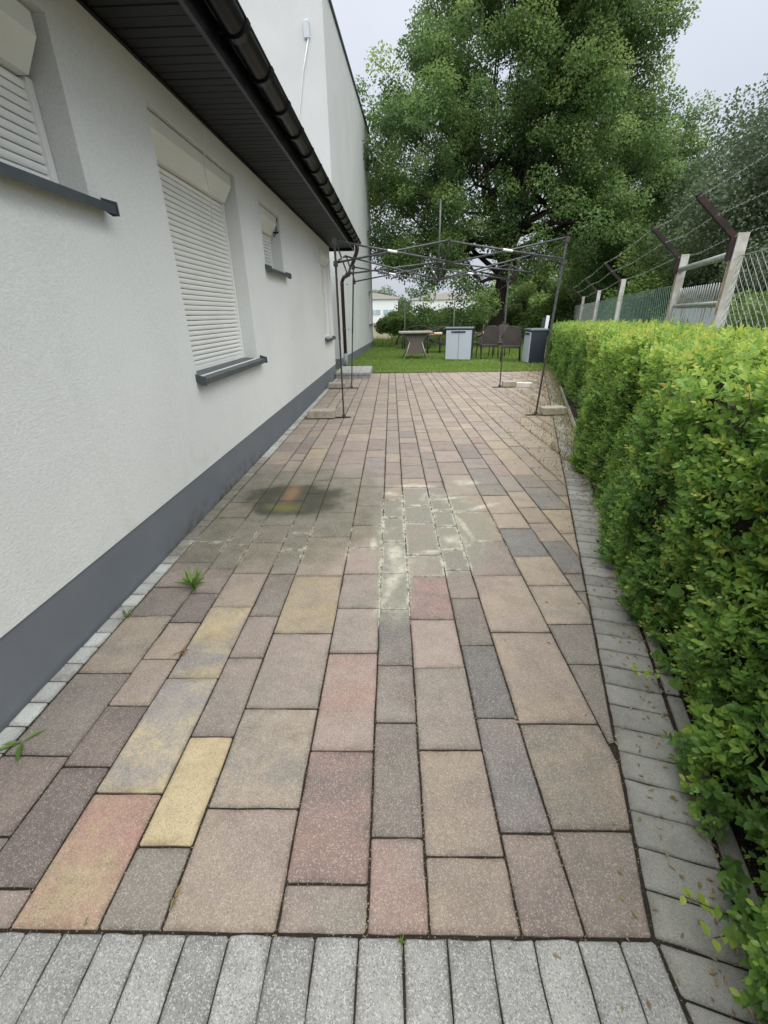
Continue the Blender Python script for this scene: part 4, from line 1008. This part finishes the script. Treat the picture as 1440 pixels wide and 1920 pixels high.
# ------------------------------------------------------------------ weeds and litter
def weed(px, py, s, n, label, mat='weed_leaf', spread=.8, up=.55, name='weed', cat='weed'):
    p = gr(px, py); P = np.zeros((n, 3)); a = rng.uniform(0, 6.28, n); D = np.stack([np.cos(a) * spread, np.sin(a) * spread, rng.uniform(.15, 1, n) * up], -1)
    Ls = s * rng.uniform(.6, 1.15, n); V1, F1, A1 = leaves(P, D, np.tile([0, 0, 1.], (n, 1)), Ls, Ls * .17, rng.uniform(.1, 1, n), LEAF6)
    o = npmesh(name, V1, F1, mat, None, {'tone': A1}, True); o.location = (p[0], p[1], .002); return tag(o, label, cat)
weed(362, 1098, .125, 19, 'bright green rosette weed growing between the stones near the wall', up=1.2)
weed(238, 1155, .05, 9, 'small yellowish weed tuft beside the strip of pale setts')
weed(42, 1392, .11, 6, 'long leaved weed lying over the pale setts at the left edge', spread=1, up=.3)
weed(338, 1222, .05, 7, 'tiny dried weed by the yellow stone', 'dry_weed', up=.3)
weed(326, 1683, .035, 6, 'brown dead sprig on the joint at the lower left', 'dry_weed', up=.15)
weed(160, 1732, .016, 6, 'tiny green seedling in the joint above the grey blocks, at left', up=.8)
weed(753, 1768, .022, 9, 'small yellow green seedling between the grey blocks, middle', up=1.4)
weed(560, 905, .04, 4, 'small green sprout beside the dark damp patch')
bpy.data.objects.remove(bpy.data.objects[[o.name for o in S.objects if o.get('label', '').startswith('small green sprout')][0]])
# overhanging privet shoots at the lower right
def shoot(px, py, z, s, n, label, dirv):
    p = gr(px, py, z); d = unit(np.array([dirv], float))[0]; t = np.repeat(np.linspace(0, 1, n), 2); P = d[None] * (t * s)[:, None]
    P[:, 2] -= .15 * s * t ** 2; sd = np.cross(d, [0, 0, 1]); sg = np.tile([1, -1], n)[:, None]
    D = sd[None] * sg + d * .5 + rng.normal(0, .45, (2 * n, 3)) + np.array([0, 0, .25]); P = P + rng.normal(0, .004, P.shape); Ls = np.full(2 * n, .032) * rng.uniform(.55, 1.3, 2 * n)
    V, F, A = leaves(P, D, np.tile([0, 0, 1.], (2 * n, 1)), Ls, Ls * .6, rng.uniform(.5, .85, 2 * n), LEAF6)
    r = thing('hedge_shoot', label, 'shoot', tuple(p)); o = npmesh('leaves', V, F, 'hedge_leaf', r, {'tone': A}, True); o['kind'] = 'stuff'
    tb('stem', 'twig', r, [tuple(-d * .25), (0, 0, 0), tuple(d * s * .5 - np.array([0, 0, .04 * s])), tuple(d * s - np.array([0, 0, .15 * s]))], .0018, 5); return r
shoot(1372, 1722, .10, .11, 6, 'leafy shoot reaching out over the edging at the lower right corner', (-.75, .35, .15))
shoot(1420, 1745, .08, .12, 5, 'short yellow green shoot at the lower right corner, nearest the frame', (-.8, -.1, .1))
shoot(1232, 1262, .07, .09, 6, 'leafy shoot leaning over the edging at the hedge foot', (-.85, .1, .1))
shoot(1338, 1480, .12, .08, 5, 'reddish tipped shoot below the broad leaves of the hedge', (-.8, .3, .1))
# dry debris and weeds in the joints on the right and along the hedge
n = 9000
Yw = rng.uniform(.3, 12.9, n); off = rng.exponential(.10, n); Xw = EA + EB * Yw + .24 - off + rng.normal(0, .02, n) + .02
far_ = rng.random(n) < .45; Yw = np.where(far_, rng.uniform(4.2, 12.9, n), Yw); Xw = np.where(far_, EA + EB * Yw + .2 - np.abs(rng.normal(0, .45, n)) * np.clip((Yw - 3.5) / 3, 0, 1), Xw)
# snap part of it to the joints
for i in range(n):
    if far_[i] and rng.random() < .6:
        js = [jx(q, Yw[i]) for q in range(len(JX))]; Xw[i] = min(js, key=lambda v: abs(v - Xw[i])) + rng.normal(0, .012)
P = np.stack([Xw, Yw, np.full(n, .003)], -1); keep = Xw < EA + EB * Yw + .33; P = P[keep]; n = len(P)
tall_ = (rng.random(n) < .3) & (P[:, 1] > 4.5)
D = np.where(tall_[:, None], np.stack([rng.normal(0, .5, n), rng.normal(0, .5, n), np.ones(n)], -1), np.stack([rng.normal(0, 1, n), rng.normal(0, 1, n), rng.uniform(.02, .25, n)], -1))
Ls = np.where(tall_, rng.uniform(.03, .10, n), rng.uniform(.008, .028, n)) * np.where(P[:, 1] > 4, 1.4, 1); drop = (P[:, 1] < 3) & (rng.random(n) < .6); Ls = np.where(drop, .001, Ls); V, F, A = leaves(P, D, np.tile([0, .2, 1.], (n, 1)), Ls, np.where(tall_, .008, Ls * .45), np.where(tall_, rng.uniform(0, .5, n), rng.uniform(.3, 1, n)), LEAF4)
tag(npmesh('dry_debris', V, F, 'dry_weed', attrs={'tone': A}), 'dry leaves and straggly weeds in the joints along the hedge', 'debris', kind='stuff')
# crumbs of grit and seed husks in the joints everywhere
n = 2600; Yw = .6 + rng.power(.6, n) * 6; ji = rng.integers(0, 12, n); Xw = np.array([jx(int(j), y_) for j, y_ in zip(ji, Yw)]) + rng.normal(0, .004, n)
keep = (Xw < EA + EB * Yw) & ((ji > 5) | (rng.random(n) < .35)); Xw, Yw = Xw[keep], Yw[keep]; n = len(Xw); D = rdir(n); D[:, 2] = np.abs(D[:, 2]) * .3
Ls = rng.uniform(.003, .008, n); V, F, A = leaves(np.stack([Xw, Yw, np.full(n, -.004)], -1), D, np.tile([0, .2, 1.], (n, 1)), Ls, Ls * .7, rng.uniform(.3, 1, n), LEAF4)
tag(npmesh('joint_crumbs', V, F, 'dry_weed', attrs={'tone': A}), 'crumbs of grit and seed husks caught in the paving joints', 'debris', kind='stuff')

# ================================================================== TREES
def blob_tree(name, label, base, trunk_r, fork_z, lobes, nclump, nleaf, lsize, mat, seed, group=None, clump_r=.8, cat='tree', trunk=True, limbs=26, shell=.55, lean=(0, 0), thin=None):
    r = np.random.default_rng(seed); root = thing(name, label, cat, base, 0, group); b = np.array(base, float)
    w = np.array([l[3] * l[4] * l[5] for l in lobes]); w = w / w.sum(); C = []
    for (cx, cy, cz, rx, ry, rz), wt_ in zip(lobes, w):
        k_ = max(3, int(nclump * wt_)); d = unit(r.normal(size=(k_, 3))); rad = (shell + (1 - shell) * r.random(k_)) ** 1.0 * np.where(r.random(k_) < .12, r.uniform(1.0, 1.10, k_), 1.)
        C.append(np.array([cx, cy, cz]) + d * rad[:, None] * np.array([rx, ry, rz]))
    C = np.concatenate(C); C = C[C[:, 2] > .6]
    if thin: C = C[~((np.abs(C[:, 0] - thin[0]) < thin[1]) & (C[:, 2] > thin[2]) & (C[:, 2] < thin[3]) & (r.random(len(C)) < .5))]
    nc = len(C)
    cr_ = clump_r * r.uniform(.55, 1.35, nc)
    per = (nleaf * cr_ ** 2 / (cr_ ** 2).sum()).astype(int) + 1; ci = np.repeat(np.arange(nc), per); n = len(ci)
    d = unit(r.normal(size=(n, 3))); rad = r.random(n) ** .36
    P = C[ci] + d * (cr_[ci] * rad)[:, None] * np.array([1.05, 1.05, .82]) + r.normal(0, .04, (n, 3)) * clump_r
    cen = C.mean(0); out = unit(P - cen)
    D = unit(d * .6 + out * .4 + r.normal(0, .6, (n, 3)) + np.array([0, 0, -.15])); N = unit(np.array([0, 0, .6]) + d * .9 + r.normal(0, .5, (n, 3)))
    ct = r.normal(.46, .20, nc); T = np.clip(ct[ci] + r.normal(0, .10, n) + .10 * d[:, 2] + .16 * (rad - .6), 0, 1); L_ = lsize * r.uniform(.7, 1.35, n)  # clump shading put into the tone: tops and rims lighter, interiors darker
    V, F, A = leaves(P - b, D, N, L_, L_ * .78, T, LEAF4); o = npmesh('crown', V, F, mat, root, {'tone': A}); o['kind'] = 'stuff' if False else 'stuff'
    del o['kind']
    if trunk:
        top_ = np.array([cen[0] - b[0], cen[1] - b[1], max(l[2] + l[5] * .6 for l in lobes)]); f = np.array([lean[0], lean[1], fork_z])
        pts = [(0, 0, -.1), (lean[0] * .1, 0, .35), tuple(f * .6), tuple(f), tuple(f + (top_ - f) * .4), tuple(f + (top_ - f) * .95)]
        tb('trunk', 'bark', root, pts, [trunk_r * 1.5, trunk_r * 1.05, trunk_r * .86, trunk_r * .82, trunk_r * .36, trunk_r * .06], 14)
        idx = r.choice(nc, min(limbs, nc), False)
        for q in idx:
            e = C[q] - b; t0 = r.uniform(0, .55); s_ = f + (top_ - f) * t0 * .9; mid = s_ + (e - s_) * .5 + np.array([0, 0, -.10 * np.linalg.norm(e - s_)]) + r.normal(0, .45, 3)
            rr = trunk_r * (.42 - .32 * t0); m = MB(); m.tube([tuple(s_), tuple(s_ + (mid - s_) * .5 + r.normal(0, .1, 3)), tuple(mid), tuple(e)], [rr, rr * .7, rr * .45, rr * .12], 7)
            for _ in range(5):
                e2 = C[r.integers(nc)] - b
                if np.linalg.norm(e2 - mid) < 4: m.tube([tuple(mid), tuple((mid + e2) / 2 + r.normal(0, .2, 3)), tuple(e2)], [rr * .4, rr * .22, rr * .06], 5)
            m.obj('limb', 'bark', root)
    return root
oak = (5.07, 24, 0)
lobes = [(5.3, 24.0, 11.2, 4.5, 4.4, 4.6), (1.6, 23.6, 8.3, 3.2, 3.4, 3.2), (8.3, 24.2, 8.6, 3.3, 3.8, 3.0), (1.2, 23.8, 5.5, 3.1, 3.2, 2.1), (4.0, 25.2, 6.4, 3.2, 3, 2.2),
         (7.6, 23.6, 5.2, 3.4, 3.6, 2.4), (11.2, 25.0, 6.8, 3.3, 3.0, 3.1), (13.0, 25.6, 6.0, 2.5, 2.4, 2.7), (5.6, 24, 14.8, 3.5, 3.6, 3.0), (8.4, 24, 12.6, 3.0, 3, 3.2), (9.9, 24.6, 4.4, 2.6, 2.6, 1.7),
         (3.2, 24, 3.2, 2.2, 2.4, .9), (1.9, 23.0, 2.0, 1.5, 1.5, 1.2), (3.5, 22.6, 2.0, 1.3, 1.5, .9)]
blob_tree('oak_tree', 'huge spreading broadleaf tree with dark trunk towering over the lawn', oak, .36, 2.8, lobes, 1350, 380000, .100, 'tree_leaf', 3, clump_r=.60, limbs=60, shell=.58, lean=(.25, 0), thin=(5.3, 1.6, 3.5, 9.5))
# trees and shrubs beyond the fence and the lawn
def T2(name, label, px, Y, zc, r3, seed, mat, nclump, nleaf, ls, cr=.6, cat='tree', trunk=True, tr=.14, **kw):
    X = atY(px, 560, Y)[0]; lobes = [(X, Y, zc, *r3), (X + r3[0] * .5, Y + .6, zc - r3[2] * .35, r3[0] * .7, r3[1] * .8, r3[2] * .6), (X - r3[0] * .55, Y - .2, zc - r3[2] * .4, r3[0] * .6, r3[1] * .7, r3[2] * .55)]
    return blob_tree(name, label, (X, Y, 0), tr, max(.4, zc - r3[2] * .6), lobes, nclump, nleaf, ls, mat, seed, kw.get('group'), cr, cat, trunk, 8, .4)
G1 = 'trees beyond the fence'
T2('willow_tree', 'grey green loose tree rising behind the fence at the right edge of the photo', 1490, 15.0, 4.6, (3.6, 3.0, 3.6), 21, 'silver_leaf', 190, 75000, .085, .62, group=G1)
T2('willow_tree', 'grey green tree between the big tree and the one at the right edge', 1365, 21.0, 4.2, (3.2, 2.6, 3.3), 22, 'silver_leaf', 150, 45000, .10, .7, group=G1)
T2('broadleaf_tree', 'dark green tree standing behind the farther fence posts', 1205, 27.0, 3.6, (3.6, 2.5, 3.1), 23, 'tree_leaf', 130, 36000, .13, .8, group=G1)
T2('broadleaf_tree', 'mid green tree behind the gate in the fence', 1295, 17.5, 2.4, (2.8, 2.0, 2.1), 24, 'bush_leaf', 110, 36000, .09, .55, group=G1)
T2('broadleaf_tree', 'yellowish green small tree over the far end of the fence', 1120, 31.0, 2.4, (3.0, 2.0, 2.4), 25, 'bush_leaf', 90, 24000, .12, .7, group=G1)
G2 = 'shrubs at the far side of the lawn'
T2('shrub', 'pale green shrub between the big trunk and the fence', 1010, 29.0, 1.1, (2.3, 1.5, 1.7), 31, 'pale_leaf', 70, 20000, .10, .5, 'shrub', False, group=G2)
T2('shrub', 'leafy shrub just left of the fence end', 1052, 24.5, .9, (1.6, 1.2, 1.6), 32, 'bush_leaf', 60, 18000, .09, .45, 'shrub', False, group=G2)
T2('shrub', 'green bush at the far corner of the tall building', 738, 29.0, .6, (1.3, 1.1, .9), 33, 'bush_leaf', 50, 14000, .09, .42, 'shrub', False, group=G2)
T2('shrub', 'shaded bush behind the rattan table', 800, 31.0, .7, (2.6, 1.3, .9), 34, 'bush_leaf', 70, 20000, .09, .45, 'shrub', False, group=G2)
T2('shrub', 'bush behind the light grey cabinet', 868, 33.0, .8, (2.2, 1.3, 1.1), 35, 'bush_leaf', 60, 16000, .10, .5, 'shrub', False, group=G2)
T2('shrub', 'thicket behind the nearest stretch of chain link mesh', 1420, 8.5, .7, (1.9, 1.3, 1.0), 36, 'bush_leaf', 90, 26000, .06, .35, 'shrub', False, group=G1)
T2('broadleaf_tree', 'low distant tree showing over the white warehouse', 722, 118.0, 3.8, (9, 4, 4.2), 41, 'silver_leaf', 60, 9000, .38, 1.4, group='distant trees', tr=.3)
T2('broadleaf_tree', 'distant dark tree right of the big trunk', 985, 62.0, 3.4, (6, 4, 3.2), 42, 'tree_leaf', 60, 12000, .30, 1.3, group='distant trees', tr=.3)
T2('broadleaf_tree', 'distant tree behind the far fence posts', 1075, 55.0, 3.6, (7, 4, 4.0), 43, 'bush_leaf', 80, 16000, .28, 1.3, group='distant trees', tr=.3)
n = 26000   # far tree line as one mass
P = np.stack([rng.uniform(-160, 220, n), rng.uniform(150, 162, n), np.zeros(n)], -1); P[:, 2] = rng.random(n) ** .8 * (3.2 + 1.6 * np.sin(P[:, 0] * .13) + 1.0 * np.sin(P[:, 0] * .41))
V, F, A = leaves(P, rdir(n), rdir(n), np.full(n, 1.2), np.full(n, .9), np.clip(rng.normal(.5, .2, n), 0, 1), LEAF4)
tag(npmesh('far_tree_line', V, F, 'silver_leaf', attrs={'tone': A}), 'low line of distant trees on the horizon', 'trees', kind='stuff')

# ================================================================== BACKGROUND BUILDINGS AND VEHICLES
def warehouse(x0, x1, Y, h, label, dep=14):
    r = thing('warehouse', label, 'warehouse', (x0, Y, 0), 0, 'distant white buildings'); w_ = x1 - x0
    bx('wall', 'metal_white', r, 0, 0, 0, w_, dep, h); m = MB(); m.prism([(-.3, h + .02), (w_ + .3, h + .02), (w_ + .3, h + .25), (w_ * .5, h + 1.3), (-.3, h + .25)], 'y', -.3, dep + .3); m.obj('roof', 'roof_sheet', r)
    n = int(w_ / 2.6)
    for i in range(n):
        wn = bx('window', 'window_blue', r, .5 + i * 2.6, -.06, h * .34, .5 + i * 2.6 + 2.0, -.005, h * .56); bx('frame', 'metal_white', wn, .5 + i * 2.6 + .95, -.09, h * .34, .5 + i * 2.6 + 1.05, -.062, h * .56)
    for i in range(0, n, 3): bx('door', 'roof_sheet', r, .6 + i * 2.6, -.05, 0, .6 + i * 2.6 + 1.6, -.004, h * .3)
warehouse(-10, 1.0, 90, 4.0, 'white warehouse with a band of pale windows, seen past the corner of the tall building')
warehouse(4, 17.5, 96, 3.9, 'white warehouse glimpsed through the low branches left of the trunk')
warehouse(26, 40, 100, 3.6, 'low white building glimpsed right of the trunk')
def van(x, Y, rz, label):
    r = thing('parked_van', label, 'van', (x, Y, 0), rz, 'white vans parked beyond the field')
    m = MB(); m.prism([(-2.5, .35), (2.5, .35), (2.6, .9), (2.1, 1.15), (1.5, 1.95), (-2.4, 2.0), (-2.5, 1.8)], 'y', -.95, .95)
    m.v = [(x_, y_, z_) for x_, y_, z_ in m.v]; m.obj('body', 'car_white', r)
    m = MB(); m.prism([(1.98, 1.2), (1.48, 1.85), (.7, 1.85), (.7, 1.2)], 'y', -.965, .965); m.obj('side_window', 'glass_dark', r)
    for wx in (-1.6, 1.6):
        for wy in (-.9, .72): m = MB(); m.tube([(wx, wy, .34), (wx, wy + .2, .34)], .34, 14); m.obj('wheel', 'rubber', r)
    return r
v0 = van(atY(800, 592, 72)[0], 72, .05, 'white van parked beyond the field, behind the rattan table')
v1 = copy_tree(v0); v1.location.x = atY(845, 592, 74)[0]; v1.location.y = 74; v1['label'] = 'white van parked beyond the field, behind the light grey cabinet'
v2 = copy_tree(v0); v2.location.x = atY(984, 592, 70)[0]; v2.location.y = 70; v2['label'] = 'white van parked beyond the field, right of the big trunk'
